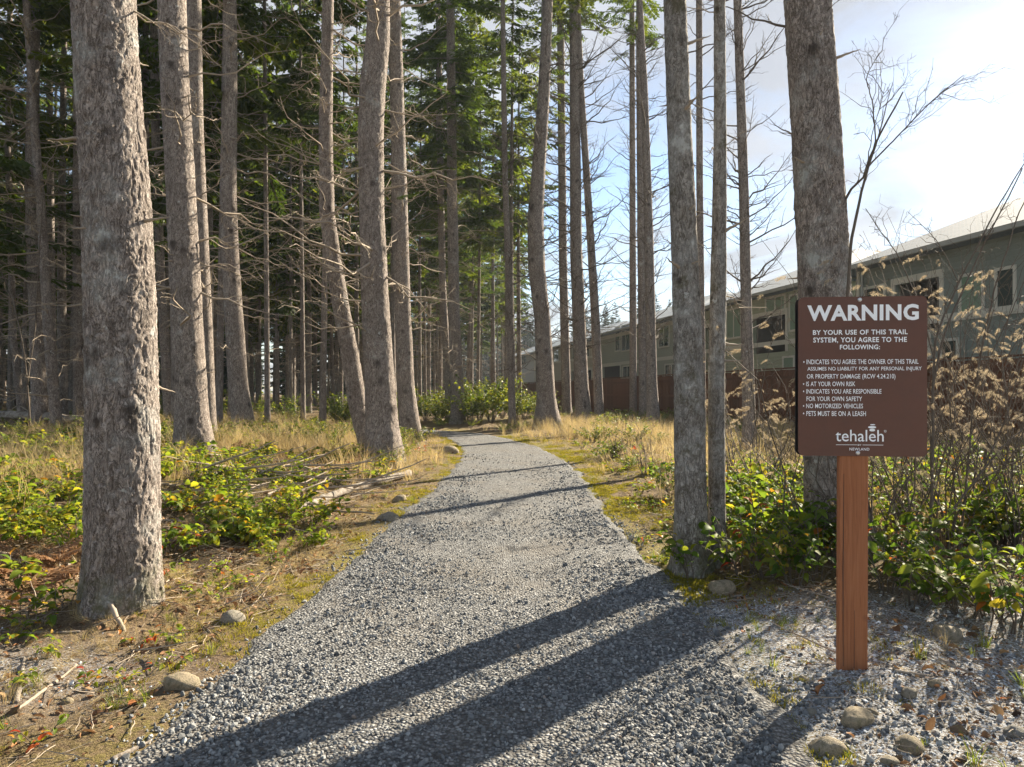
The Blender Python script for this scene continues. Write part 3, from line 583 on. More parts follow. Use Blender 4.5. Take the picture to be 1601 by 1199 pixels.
def tree(label, px, d, ztop=22.0, na=20, dz=0.12, mat='bark', disp=0.0, cell=0.05, nbr=18, zb=(2.0, 11.0), brl=(0.6, 2.0), nst=0, crown=None, zcr=10.0, cs=1.0, dark=False, name='spruce_tree', group=None, seed=0, flare=0.2, az=None):
    me, base, (zs, xs, rs) = trunk(px, d, ztop, na, dz, M[mat], disp, cell, seed, flare)
    o = thing(name, label, 'tree', base, 0, group); obj('trunk', me, o)
    g_ = np.random.default_rng(1000 + seed); nbr = int(nbr * (1.9 if dark else 1.6)) if d > 10 else nbr
    fam = DEADK if dark else DEAD
    for k in range(nbr + nst):
        st = k >= nbr; z = g_.uniform(1.0, zb[1]) if st else g_.uniform(*zb)
        a = g_.uniform(0, 2 * PI) if az is None else R(g_.uniform(*az)); r_ = float(np.interp(z, zs, rs)); x = float(np.interp(z, zs, xs))
        L = g_.uniform(0.07, 0.22) if st else g_.uniform(*brl)
        loc = (x + (r_ - 0.02) * math.cos(a), (r_ - 0.02) * math.sin(a), z); pit = g_.normal(0.0, 0.25) - (0.25 if dark else 0.05)
        if st: obj('branch_stub', STUB[k % 3], o, loc, (0, pit, a), (L, L * 0.6 + 0.05, L * 0.6 + 0.05))
        else: obj('dead_branch', fam[int(g_.integers(len(fam)))], o, loc, (g_.normal(0, 0.4), pit, a), (L, L, L))
    if crown is not None:
        cm_, bm_ = crown; x = float(np.interp(zcr, zs, xs)); sc = (cs, cs, (ztop + 1.2 - zcr) / 13.0)
        cr_ = obj('crown', cm_, o, (x, 0, zcr), (0, 0, g_.uniform(0, 6.3)), sc); obj('bough', bm_, cr_, kind='stuff')
    return o

A = CROWN; S = CROWN_S
NEAR = dict(disp=0.008, cell=0.034)
t1 = tree('thick scaly-barked spruce with pale lichen spots standing at the gravel edge beside a tan cobble', [(965, 192, 138), (880, 192, 122), (700, 193, 120), (500, 190, 115), (300, 182, 112), (150, 171, 108), (0, 162, 104)], 4.25, 23, 300, 0.0075, 'bark_near', nbr=3, zb=(2.6, 4.4), brl=(0.5, 1.0), nst=16, crown=A[0], zcr=12.5, seed=1, flare=0.07, **NEAR)
tree('grey spruce with a hooked branch stub rising from yellow green salal', [(705, 305, 62), (650, 300, 54), (500, 292, 51), (300, 283, 48), (100, 272, 47), (0, 269, 46)], 11.0, 23, 90, 0.02, 'bark', disp=0.008, nbr=20, zb=(2.2, 9), nst=26, crown=A[1], zcr=11, seed=2)
tree('slim shaded spruce trunk close behind the grey spruce with the hooked stub', [(690, 326, 28), (500, 319, 26), (200, 306, 25), (0, 303, 24)], 14.0, 22, 36, 0.05, nbr=14, nst=10, crown=S[0], zcr=11, seed=3)
tree('spruce with a gently leaning trunk rooted in tall dry grass', [(672, 382, 36), (600, 372, 32), (500, 366, 30), (400, 360, 28), (300, 357, 26), (100, 360, 23), (0, 359, 21)], 16.5, 22, 48, 0.045, nbr=30, zb=(2, 12), nst=18, crown=A[2], zcr=12, seed=4)
tree('thin spruce trunk in shade squeezed between two thicker grey spruces', [(660, 264, 16), (450, 252, 14), (200, 243, 14), (0, 240, 12)], 20, 22, 18, 0.25, nbr=14, crown=S[1], zcr=11, seed=5)
tree('straight slender spruce rising behind the end of the fallen pole', [(650, 123, 19), (400, 122, 17), (0, 122, 15)], 20, 22, 18, 0.25, nbr=18, nst=8, crown=S[2], zcr=10, seed=6)
tree('pale thin trunk leaning across a stouter one above the fallen pole', [(660, 88, 19), (500, 75, 18), (350, 66, 16), (200, 54, 14), (0, 41, 12)], 18, 20, 20, 0.2, nbr=44, zb=(0.8, 11), brl=(0.6, 2.4), nst=6, crown=S[0], zcr=11.5, seed=7)
tree('stouter shaded trunk crossed by a pale thin leaning one', [(662, 64, 30), (500, 57, 25), (300, 50, 23), (0, 53, 20)], 19, 22, 24, 0.2, nbr=20, zb=(1.5, 11), crown=A[3], zcr=11, seed=8)
tree('thin crooked trunk standing among bare twigs behind the fallen pole', [(652, 34, 13), (520, 20, 12), (420, 18, 11), (250, 12, 10), (0, 16, 9)], 21, 18, 16, 0.25, nbr=40, zb=(0.6, 10), brl=(0.6, 2.2), crown=S[1], zcr=10, seed=9)
tree('thin grey trunk between the crossed pair and the slender straight spruce', [(640, 83, 13), (400, 80, 12), (0, 76, 10)], 24, 20, 14, 0.3, nbr=16, crown=S[2], zcr=10, seed=10)
t8 = tree('stout straight spruce with a single green bough beside the bend of the path', [(712, 601, 60), (660, 597, 50), (500, 588, 44), (330, 581, 39), (200, 580, 40), (130, 583, 41), (60, 591, 37), (0, 592, 35)], 12.5, 23, 84, 0.022, 'bark', disp=0.008, nbr=24, zb=(2.4, 9.5), brl=(0.8, 2.4), nst=34, crown=A[0], zcr=11.5, seed=11)
tree('strongly leaning curved spruce whose foot meets the stout straight one', [(700, 578, 32), (640, 560, 30), (560, 548, 28), (480, 533, 27), (400, 520, 26), (330, 511, 24), (200, 509, 21), (0, 513, 18)], 13.4, 20, 52, 0.035, disp=0.006, nbr=40, zb=(3.0, 9), brl=(0.6, 1.8), nst=16, crown=S[0], zcr=12, seed=12)
tree('tall straight spruce at the inner corner of the path bend', [(678, 642, 33), (600, 634, 28), (500, 630, 26), (200, 622, 23), (0, 616, 20)], 18.5, 24, 52, 0.045, disp=0.006, nbr=30, zb=(3, 12), nst=24, crown=A[1], zcr=13, seed=13)
# trees beyond the bend and along the houses
tree('dark knotted spruce with whorls of stubs behind the bright green shrubs', [(645, 716, 22), (500, 710, 18), (300, 707, 16), (0, 704, 12)], 28, 24, 32, 0.06, nbr=44, zb=(2, 13), nst=20, crown=A[2], zcr=10.5, seed=14)
tree('narrow spruce with a faint lean just behind the dark knotted one', [(640, 703, 13), (450, 692, 11), (200, 687, 10), (0, 685, 8)], 30, 23, 16, 0.25, nbr=30, crown=A[3], zcr=9, seed=15)
tree('pole-thin bare trunk standing in the bright green shrubs beyond the bend', [(658, 801, 12), (500, 797, 10), (250, 789, 9), (0, 786, 7)], 26, 21, 14, 0.25, nbr=30, dark=True, crown=S[1], zcr=14, seed=16)
tree('curved spruce with a flared foot standing on the mossy outer verge of the bend', [(668, 857, 40), (620, 854, 29), (500, 848, 25), (420, 839, 27), (340, 837, 25), (250, 843, 21), (150, 850, 19), (0, 857, 15)], 25.5, 25, 52, 0.05, disp=0.006, nbr=46, zb=(3, 14), brl=(0.6, 2.0), nst=20, dark=True, crown=S[0], zcr=16.5, seed=17)
tree('slim straight trunk right behind the curved spruce with flared foot', [(640, 843, 11), (300, 846, 9), (0, 850, 7)], 32, 24, 14, 0.3, nbr=30, dark=True, crown=S[2], zcr=13, seed=18)
tree('tall dark-ringed spruce near the brown fence in front of the cream house', [(640, 886, 15), (400, 880, 13), (0, 876, 11)], 33, 26, 18, 0.2, nbr=46, zb=(3, 18), brl=(0.8, 2.6), dark=True, crown=S[1], zcr=18, seed=19)
tree('thicker tall spruce between two slim ones in front of the cream house', [(648, 912, 25), (600, 909, 22), (400, 901, 19), (100, 898, 15), (0, 897, 14)], 29, 26, 34, 0.06, nbr=50, zb=(3, 17), brl=(0.8, 2.6), nst=16, dark=True, crown=S[2], zcr=16.8, seed=20)
tree('slim leaning spruce whose foot stands at the corner of the grey house', [(652, 937, 15), (500, 931, 14), (350, 922, 12), (130, 908, 10), (0, 903, 8)], 29, 24, 18, 0.18, nbr=40, zb=(3, 15), brl=(0.8, 2.4), dark=True, crown=S[0], zcr=16, seed=21)
tree('narrow trunk standing close beside a forked spruce before the grey house', [(650, 990, 12), (300, 989, 10), (0, 988, 8)], 31, 26, 16, 0.25, nbr=30, zb=(4, 17), dark=True, crown=S[1], zcr=16.5, seed=22)
tree('straight spruce trunk hugged by a bent one before the grey house', [(655, 1006, 14), (400, 1003, 13), (100, 1000, 11), (0, 999, 9)], 29, 26, 18, 0.2, nbr=34, zb=(4, 17), dark=True, crown=S[2], zcr=16, seed=23)
tree('bent spruce trunk curving away from its straight neighbour before the grey house', [(668, 1022, 22), (600, 1019, 17), (400, 1015, 15), (350, 1014, 14), (250, 1011, 13), (130, 1007, 11), (0, 1000, 9)], 24, 24, 30, 0.06, nbr=40, zb=(3, 14), dark=True, crown=S[0], zcr=14.5, seed=24)
tree('mottled mossy trunk at the path edge next to a thinner twin', [(880, 1081, 58), (800, 1080, 52), (600, 1077, 47), (400, 1071, 42), (200, 1062, 38), (0, 1055, 35)], 5.3, 17, 150, 0.012, 'bark_moss', disp=0.004, cell=0.03, nbr=5, zb=(2.2, 5), brl=(0.3, 0.9), nst=10, crown=S[1], zcr=10, cs=0.7, dark=True, seed=25, flare=0.25, name='alder_tree')
tree('thinner mottled trunk beside the thick mossy one and a mossy cobble', [(895, 1122, 31), (800, 1121, 28), (600, 1120, 28), (400, 1124, 26), (200, 1126, 21), (0, 1125, 19)], 5.4, 13, 100, 0.014, 'bark_moss', disp=0.003, cell=0.03, nbr=6, zb=(2.0, 5), brl=(0.3, 0.8), nst=6, seed=26, flare=0.3, name='alder_tree')
tree('narrow straight trunk seen just behind the mottled mossy trunk', [(640, 1098, 12), (300, 1094, 11), (0, 1093, 10)], 17, 18, 16, 0.2, nbr=16, zb=(3, 11), brl=(0.5, 1.3), dark=True, crown=S[2], zcr=11.5, cs=0.8, seed=27)
tree('greenish narrow spruce with long bare side limbs in front of the sage house', [(650, 1171, 21), (500, 1167, 18), (300, 1163, 16), (0, 1153, 13)], 14, 18, 32, 0.05, nbr=40, zb=(2.5, 11), brl=(0.5, 1.7), dark=True, crown=S[0], zcr=13, cs=0.7, seed=28)
t25 = tree('massive spruce trunk rising directly behind the brown warning sign', [(840, 1312, 104), (760, 1304, 92), (600, 1295, 86), (400, 1287, 82), (200, 1276, 79), (0, 1262, 74)], 5.85, 23, 220, 0.011, 'bark_near', disp=0.008, cell=0.045, nbr=5, zb=(2, 5.0), brl=(0.3, 0.9), nst=16, crown=S[1], zcr=13, dark=True, seed=29)
obj('live_bough', LIVE, t8, (0.15, -0.12, 5.2 - 0.35), (0.3, -0.35, 0.1), 0.55)

# the wood behind: slender spruces, alike but for their place
gb = np.random.default_rng(21)
def bg_variant(seed, H=22.0, r0=0.17):
    g_ = np.random.default_rng(seed); zs = np.linspace(-0.2, H, 26); an = np.arange(10) / 10 * 2 * PI
    X = 0.35 * np.sin(zs / H * 3 + g_.uniform(0, 6)) * g_.uniform(0.2, 1); X -= np.interp(0, zs, X); rr = r0 * (1 - 0.85 * zs / H) * (1 + 0.3 * np.exp(-np.clip(zs, 0, 99) / 0.3))
    P = np.stack([X[:, None] + rr[:, None] * np.cos(an), rr[:, None] * np.sin(an) + 0 * X[:, None], zs[:, None] + 0 * an], -1).reshape(-1, 3)
    i = np.arange(25)[:, None] * 10; j = np.arange(10)[None]; f4 = np.stack([i + j, i + (j + 1) % 10, i + 10 + (j + 1) % 10, i + 10 + j], -1).reshape(-1, 4)
    tm = mk('trunk', P, f4, M['bark_far'], True); mb = MB()
    for k in range(46):
        z = g_.uniform(1.5, 12); a = g_.uniform(0, 6.28); Mx = np.array(Matrix.Rotation(a, 3, 'Z') @ Matrix.Rotation(g_.normal(0, 0.3), 3, 'Y')); L = g_.uniform(0.4, 1.7)
        for (p_, r_) in grow(g_, L, 0.014, 3, droop=g_.uniform(-0.1, 0.3), lvl=1): mb.tube(p_[::2] @ Mx.T + [np.interp(z, zs, X), 0, z], np.maximum(r_[::2], 0.003), 3, False)
    return tm, mb.mesh('dead_brushwood', M['twig'])
BG = [bg_variant(500 + k) for k in range(5)]
placed = [(o.location.x, o.location.y) for o in COL.objects if o.get('category') == 'tree']
nbg = 0
for tries in range(20000):
    y = 17 + 68 * gb.random() ** 0.9; xp = gb.uniform(-260, 815); x = (xp - CX) / F * y
    if y < 29.5 and xp > 640: continue
    if 23.5 < y < 30.5 and x > -30 : continue           # the path runs on here
    if y < 22 and xp > 520: continue
    if xp > 700 and gb.random() < 0.45: continue
    if min(((x - a) ** 2 + (y - b) ** 2) for a, b in placed) < (1.25 + 0.012 * y) ** 2: continue
    placed.append((x, y)); k = nbg; nbg += 1
    sc = gb.uniform(0.45, 1.05); hs = gb.uniform(0.85, 1.25); tm, bm_ = BG[k % 5]
    o = thing('spruce_tree', 'slender straight spruce standing deep in the shaded wood', 'tree', (x, y, tz(x, y) - 0.02), gb.uniform(0, 6.3), 'slender spruces deep in the wood')
    tr = obj('trunk', tm, o, scale=(sc, sc, hs)); obj('dead_brushwood', bm_, o, scale=(1, 1, hs), kind='stuff')
    zc = gb.uniform(4.5, 9.0); cm_, cb_ = A[k % 4] if gb.random() < 0.75 else S[k % 3]
    cr_ = obj('crown', cm_, o, (0, 0, zc), (0, 0, gb.uniform(0, 6.3)), (gb.uniform(0.85, 1.25),) * 2 + ((22 * hs + 0.8 - zc) / 13.0,)); obj('bough', cb_, cr_, kind='stuff')
    if nbg >= 285: break

# distant tree line
FAR = [crown_mesh('crown', 700 + k, H=24.0, Rb=3.8, nb=230, mat=M['needle_far'], wn_=0.20, dens=12)[0] for k in range(3)]
FTR = mk('trunk', *(lambda an: (np.vstack([np.c_[0.3 * np.cos(an), 0.3 * np.sin(an), 0 * an], [[0, 0, 24]]]), np.array([(i, (i + 1) % 6, 6) for i in range(6)])))(np.arange(6) / 6 * 2 * PI), M['bark_far'])
for k in range(220):
    xp, y = (gb.uniform(640, 1160), gb.uniform(140, 260)) if k < 110 else (gb.uniform(-300, 720), gb.uniform(80, 150)); x = (xp - CX) / F * y; s = gb.uniform(0.75, 1.12) * (0.9 + 0.0012 * (y - 150)) * (0.93 if xp < 900 else 1.0)
    o = thing('fir_tree', 'conifer of the hazy far tree line behind the houses' if k < 110 else 'dark conifer closing the far end of the wood', 'tree', (x, y, tz(x, y)), gb.uniform(0, 6.3), 'conifers of the far tree line' if k < 110 else 'conifers at the far end of the wood', s); obj('trunk', FTR, o); obj('crown', FAR[k % 3], o, (0, 0, 1.2), scale=(1, 1, 0.97))

# ------------------------------------------------------------------ houses behind the fence
UD = np.array([-0.2063, 0.9785]); ND = np.array([0.9785, 0.2063]); YAW = math.atan2(UD[1], UD[0])
def on_wall(x, y, L):
    """pixel -> (distance along the row of houses, height) on the vertical plane at lateral offset L"""
    r_ = np.array([(x - CX) / F, 1.0]); t_ = L / (r_ @ ND); return float((r_ * t_) @ UD), EYE + (HY - y) / F * t_
def siding(name, c_, lap=0.16):
    t = NT(name); s = t.n('ShaderNodeSeparateXYZ', {0: t.tc.outputs['Object']}).outputs['Z']
    w = t.math('FRACT', t.math('MULTIPLY', s, 1 / lap)); n = t.noise(t.vec((0.6, 0.6, 8)), 5, 4)
    t.base(t.mix(t.ramp(n, [(0.3, 0.0), (0.8, 0.25)]), c_, [q * 0.8 for q in c_]), 0.7, 0.25)
    t.bump(t.math('SUBTRACT', 1.0, t.math('POWER', w, 3.0)), 0.8, 0.02); return t.m
M['trim'] = simple('cream_trim', (0.52, 0.50, 0.42), (0.58, 0.56, 0.48), 6, 0.6, 0.3, 0)
M['gutter'] = simple('gutter_metal', (0.30, 0.30, 0.27), (0.36, 0.36, 0.32), 6, 0.5, 0.4, 0)
t = NT('frosted_shingles'); v = t.vec(); n = t.noise(v, 1.1, 5, 0.6)
br = t.n('ShaderNodeTexBrick', {'Vector': v, 'Scale': 3.5, 'Color1': (0.15, 0.195, 0.24, 1), 'Color2': (0.11, 0.145, 0.18, 1), 'Mortar': (0.20, 0.22, 0.24, 1), 'Mortar Size': 0.03}).outputs[0]
t.base(t.mix(t.ramp(n, [(0.5, 0.0), (0.75, 0.5)]), br, (0.17, 0.18, 0.19)), 0.8, 0.3); M['roof'] = t.m
M['roof_dark'] = simple('dark_shingles', (0.06, 0.065, 0.075), (0.12, 0.125, 0.14), 25, 0.85, 0.2, 0.5, 0.02)
t = NT('window_glass'); t.base((0.03, 0.045, 0.04), 0.05, 0.8); M['glass'] = t.m
t = NT('window_blind'); t.base(t.mix(t.noise(t.vec((1, 1, 30)), 3, 3), (0.16, 0.24, 0.17), (0.22, 0.30, 0.22)), 0.25, 0.6); M['blind'] = t.m
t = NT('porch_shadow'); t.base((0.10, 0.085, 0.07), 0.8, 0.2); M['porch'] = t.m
def bxm(name, b, mat):
    mb = MB(); mb.box(*b); return mb.mesh(name, mat)
def house(label, xl, xr, L, depth, eave, pitch, wall_c, wins, porches, bands, roofm='roof', g0=0.24, hip=True, name='house', trimx=()):
    """local axes: x along the row from the near end (0) to the far end, y into the plot (away from the path), z up"""
    s1, _ = on_wall(xl, 600, L); s0, _ = on_wall(xr, 600, L); W = s1 - s0
    o = thing(name, label, 'house', (*(ND * L + UD * s0), g0), YAW)      # local +x = UD, local +y = UD turned left = -ND
    wm = siding(name + '_siding', wall_c)
    wins = [(on_wall(a, b, L), on_wall(c_, d_, L), k) for a, b, c_, d_, k in wins]
    por = [(on_wall(a, b, L), on_wall(c_, d_, L)) for a, b, c_, d_ in porches]
    # front wall as pieces round the porch openings; y<0 is inside the plot
    cuts = sorted([(min(p[0][0], p[1][0]) - s0, max(p[0][0], p[1][0]) - s0, min(p[0][1], p[1][1]) - g0, max(p[0][1], p[1][1]) - g0) for p in por])
    mb = MB(); x = 0.0; zt = eave - g0
    for (a, b, z0, z1) in cuts:
        a, b = max(a, x + 0.02), min(b, W - 0.02)
        mb.box(x, a, -0.2, 0, -0.3, zt); mb.box(a, b, -0.2, 0, z1, zt)
        if z0 > 0.05: mb.box(a, b, -0.2, 0, -0.3, z0)
        x = b
    mb.box(x, W, -0.2, 0, -0.3, zt)
    mb.box(0, 0.2, -depth, -0.202, -0.3, zt); mb.box(W - 0.2, W, -depth, -0.202, -0.3, zt); mb.box(0.202, W - 0.202, -depth, -depth + 0.2, -0.3, zt)
    obj('wall', mb.mesh('wall', wm), o)
    for (a, b, z0, z1) in cuts:
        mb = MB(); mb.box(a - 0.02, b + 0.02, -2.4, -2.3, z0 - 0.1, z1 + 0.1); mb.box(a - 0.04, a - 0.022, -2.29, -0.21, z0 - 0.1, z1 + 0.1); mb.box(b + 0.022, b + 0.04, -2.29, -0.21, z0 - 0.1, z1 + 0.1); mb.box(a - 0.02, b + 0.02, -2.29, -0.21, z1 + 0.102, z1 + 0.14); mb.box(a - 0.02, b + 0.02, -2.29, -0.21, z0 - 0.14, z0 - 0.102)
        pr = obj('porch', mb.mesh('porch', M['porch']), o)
        mb = MB(); mb.box(a - 0.15, b + 0.15, 0.003, 0.06, z1, z1 + 0.22); mb.box(a - 0.15, a, 0.003, 0.05, max(z0, 0), z1 - 0.002); mb.box(b, b + 0.15, 0.003, 0.05, max(z0, 0), z1 - 0.002)
        obj('porch_trim', mb.mesh('porch_trim', M['trim']), pr)
    for (p0, p1, kd) in wins:
        a, b = sorted((p0[0] - s0, p1[0] - s0)); z0, z1 = sorted((p0[1] - g0, p1[1] - g0)); f = 0.09; mb = MB()
        mb.box(a, b, 0.003, 0.05, z1 - f, z1); mb.box(a, b, 0.003, 0.06, z0, z0 + f); mb.box(a, a + f, 0.003, 0.045, z0 + f + .002, z1 - f - .002); mb.box(b - f, b, 0.003, 0.045, z0 + f + .002, z1 - f - .002)
        if b - a > 1.4: mb.box((a + b) / 2 - 0.03, (a + b) / 2 + 0.03, 0.02, 0.04, z0 + f + .002, z1 - f - .002)
        w_ = obj('window', mb.mesh('window', M['trim']), o); obj('pane', bxm('pane', (a + f + .002, b - f - .002, 0.004, 0.018, z0 + f + .002, z1 - f - .002), M[kd]), w_)
    for (yl, hh) in bands:
        _, z = on_wall(xl, yl, L); obj('band', bxm('band', (-0.02, W + 0.02, 0.004, 0.035, z - g0, z - g0 + hh), M['trim']), o)
    for xc_ in (0.0, W - 0.14): obj('corner_board', bxm('corner_board', (xc_, xc_ + 0.14, 0.006, 0.032, -0.2, zt - 0.02), M['trim']), o)
    # hip roof with overhang
    ov = 0.55; x0, x1, y1, y0 = -ov, W + ov, ov, -depth - ov; hw = (y1 - y0) / 2; rise = hw * math.tan(pitch); ym = (y0 + y1) / 2; k = hw if hip else 0.01
    k = min(k, (x1 - x0) / 2 - 0.05)
    V = [(x0, y1, zt), (x1, y1, zt), (x1, y0, zt), (x0, y0, zt), (x0 + k, ym, zt + rise), (x1 - k, ym, zt + rise)]
    V2_ = [(a, b, c_ - 0.16) for a, b, c_ in V[:4]]
    rf = obj('roof', mk('roof', V + V2_, [np.array([(1, 2, 5), (3, 0, 4)]), np.array([(0, 1, 5, 4), (2, 3, 4, 5), (9, 8, 7, 6)])], M[roofm]), o)
    obj('gutter', bxm('gutter', (x0, x1, y1 - 0.02, y1 + 0.11, zt - 0.16, zt - 0.01), M['gutter']), rf)
    mb = MB(); mb.tube([(W * 0.35, -hw * 0.55 + ov, zt + rise * 0.4), (W * 0.35, -hw * 0.55 + ov, zt + rise * 0.4 + 0.75)], 0.06, 8); obj('vent_pipe', mb.mesh('vent_pipe', M['roof_dark']), rf)
    mb = MB(); mb.tube([(W - 0.35, 0.08, zt - 0.2), (W - 0.35, 0.08, 0.0)], 0.045, 6); obj('downpipe', mb.mesh('downpipe', M['gutter']), o)
    return o
house('grey house with frosted roof, two upper windows and a sheltered patio', 936, 1080, 20.5, 10.5, 6.5, R(22), (0.33, 0.34, 0.27),
      [(962, 512, 970, 549, 'glass'), (972, 509, 986, 548, 'glass'), (1030, 502, 1047, 542, 'glass'), (1054, 498, 1072, 538, 'glass'), (974, 572, 988, 592, 'glass'), (1040, 569, 1062, 592, 'glass')], [(942, 574, 970, 601)], [(533, 0.28), (574, 0.25)])
house('cream house with pale walls and frosted roof past the grey house', 842, 928, 20.0, 10, 6.2, R(22), (0.42, 0.38, 0.30),
      [(866, 546, 874, 566, 'glass'), (895, 541, 903, 564, 'glass'), (915, 539, 922, 560, 'glass')], [(894, 581, 925, 603)], [(572, 0.2)], name='cream_house')
house('far white house glimpsed past the thin trunks at the end of the row', 786, 836, 20.0, 10, 6.2, R(22), (0.55, 0.55, 0.52), [(796, 560, 803, 572, 'glass'), (815, 557, 823, 570, 'glass')], [], [], name='white_house')
house('sage green house with a dark covered deck behind the narrow spruce', 1098, 1306, 18.7, 10.5, 6.1, R(23), (0.32, 0.34, 0.24),
      [(1136, 484, 1160, 528, 'blind'), (1197, 466, 1229, 491, 'blind'), (1234, 461, 1250, 517, 'blind'), (1262, 457, 1290, 515, 'blind'), (1224, 557, 1243, 579, 'blind'), (1270, 552, 1300, 582, 'glass')], [(1099, 514, 1131, 598), (1177, 499, 1229, 549)], [(553, 0.22)], name='sage_house')
house('grey green house with long frosted roof half hidden by dried plumes', 1340, 2500, 17.6, 13, 5.95, R(25), (0.20, 0.225, 0.195),
      [(1350, 450, 1385, 500, 'glass'), (1500, 430, 1540, 492, 'blind'), (1556, 420, 1590, 486, 'glass'), (1620, 410, 1680, 480, 'glass'), (1470, 530, 1500, 570, 'glass'), (1600, 520, 1680, 590, 'glass')], [(1400, 446, 1470, 512), (1395, 532, 1450, 592)], [(520, 0.25)], name='long_house')
house('dark roofed house in the second row behind the sage and grey houses', 1040, 1150, 36, 12, 8.6, R(26), (0.2, 0.2, 0.17), [], [], [], 'roof_dark', name='rear_house')
# board fence
t = NT('cedar_board'); oi = t.n('ShaderNodeObjectInfo').outputs['Random']; n = t.noise(t.vec((14, 14, 1.2)), 6, 4)
t.base(t.mix(1.0, t.ramp(oi, [(0, (0.10, 0.047, 0.028)), (1, (0.15, 0.07, 0.04))]), t.ramp(n, [(0.3, 0.7), (0.7, 1.2)]), 'MULTIPLY'), 0.8, 0.2); M['cedar'] = t.m
LF = 12.5; sA, sB = 8.0, 58.0
fz = tz(*(ND * LF + UD * 20)); fo = thing('board_fence', 'long reddish brown cedar board fence along the back gardens', 'fence', (*(ND * LF + UD * sA), 0.22), YAW)
BW = (sB - sA) / 296; board = bxm('board', (0.004, BW - 0.004, -0.012, 0.012, -0.25, 1.84), M['cedar'])
for k in range(296): obj('board', board, fo, (k * BW, 0, gb.normal(0, 0.006)))
post_m = bxm('post', (-0.05, 0.05, -0.115, -0.015, -0.4, 1.9), M['cedar']); rail_m = bxm('rail', (0, sB - sA, 0.014, 0.052, -0.045, 0.045), M['cedar'])
for k in range(21): obj('post', post_m, fo, (k * (sB - sA) / 20.0, 0, 0))
for z in (0.35, 1.0, 1.62): obj('rail', rail_m, fo, (0, 0, z))
obj('cap_rail', bxm('cap_rail', (0, sB - sA, -0.07, 0.07, 1.872, 1.91), M['cedar']), fo)

# ------------------------------------------------------------------ the warning sign
SC = ground(1333, 1046); DS = SC.y
wpx = DS / F                                     # metres per photo pixel at the sign
so = thing('warning_sign', 'brown trail warning sign with white lettering on a reddish wooden post', 'sign', (SC.x, SC.y, SC.z), R(-6))
t = NT('sign_paint'); n = t.noise(t.vec(), 9, 5); nf = t.noise(t.vec((1, 1, 1)), 60, 3); t.base(t.mix(t.ramp(n, [(0.4, 0.0), (0.7, 0.5)]), (0.115, 0.045, 0.028), (0.085, 0.038, 0.026)), t.ramp(nf, [(0.3, 0.38), (0.7, 0.55)]), 0.4); M['sign'] = t.m
t = NT('sign_letter'); t.base(t.mix(t.noise(t.vec(), 40, 4), (0.84, 0.86, 0.88), (0.9, 0.91, 0.92)), 0.5, 0.3); M['letter'] = t.m
t = NT('sign_back'); t.base((0.012, 0.012, 0.013), 0.5, 0.4); M['black'] = t.m
t = NT('bolt_metal'); t.base((0.6, 0.6, 0.6), 0.35); t.b.inputs['Metallic'].default_value = 0.9; M['bolt'] = t.m
t = NT('stained_post'); v = t.vec((26, 26, 1.1)); n = t.noise(v, 3.0, 6, 0.6, 1.2); kn = t.n('ShaderNodeTexVoronoi', {'Vector': t.vec((5, 5, 4.2)), 'Scale': 1.0}).outputs['Distance']
colp = t.ramp(n, [(0.25, (0.21, 0.075, 0.033)), (0.5, (0.30, 0.115, 0.05)), (0.75, (0.36, 0.15, 0.07))])
colp = t.mix(t.ramp(kn, [(0.07, 0.85), (0.15, 0.0)]), colp, (0.10, 0.035, 0.018)); t.base(colp, 0.75, 0.25); t.bump(n, 0.35, 0.004); M['post'] = t.m
px0, px1 = 1247, 1446; BWd = (px1 - px0) * wpx * 0.957; BH = 247.5 * wpx; zc = EYE + (HY - 588.5) * wpx - SC.z; xc = (1345.0 - 1334.0) * wpx
def rrect(w, h, r_, n=6):
    P = []
    for (sx, sy, a0) in ((1, 1, 0), (-1, 1, 90), (-1, -1, 180), (1, -1, 270)):
        for k in range(n + 1):
            a = R(a0 + 90 * k / n); P.append((sx * (w / 2 - r_) + r_ * math.cos(a), sy * (h / 2 - r_) + r_ * math.sin(a)))
    return np.array(P)
def plate(name, w, h, r_, th, mat):
    p = rrect(w, h, r_); n = len(p); V = np.vstack([np.c_[p[:, 0], np.full(n, -th / 2), p[:, 1]], np.c_[p[:, 0], np.full(n, th / 2), p[:, 1]], [[0, -th / 2, 0], [0, th / 2, 0]]])
    f3 = [(i, (i + 1) % n, 2 * n) for i in range(n)] + [(n + (i + 1) % n, n + i, 2 * n + 1) for i in range(n)]; f4 = [((i + 1) % n, i, n + i, n + (i + 1) % n) for i in range(n)]
    return mk(name, V, [np.array(f3), np.array(f4)], mat)
YB = -0.0235
obj('board', plate('board', BWd, BH, 0.028, 0.006, M['sign']), so, (xc, YB, zc))
obj('back_board', plate('back_board', BWd, BH, 0.028, 0.006, M['black']), so, (xc, 0.0245, zc))
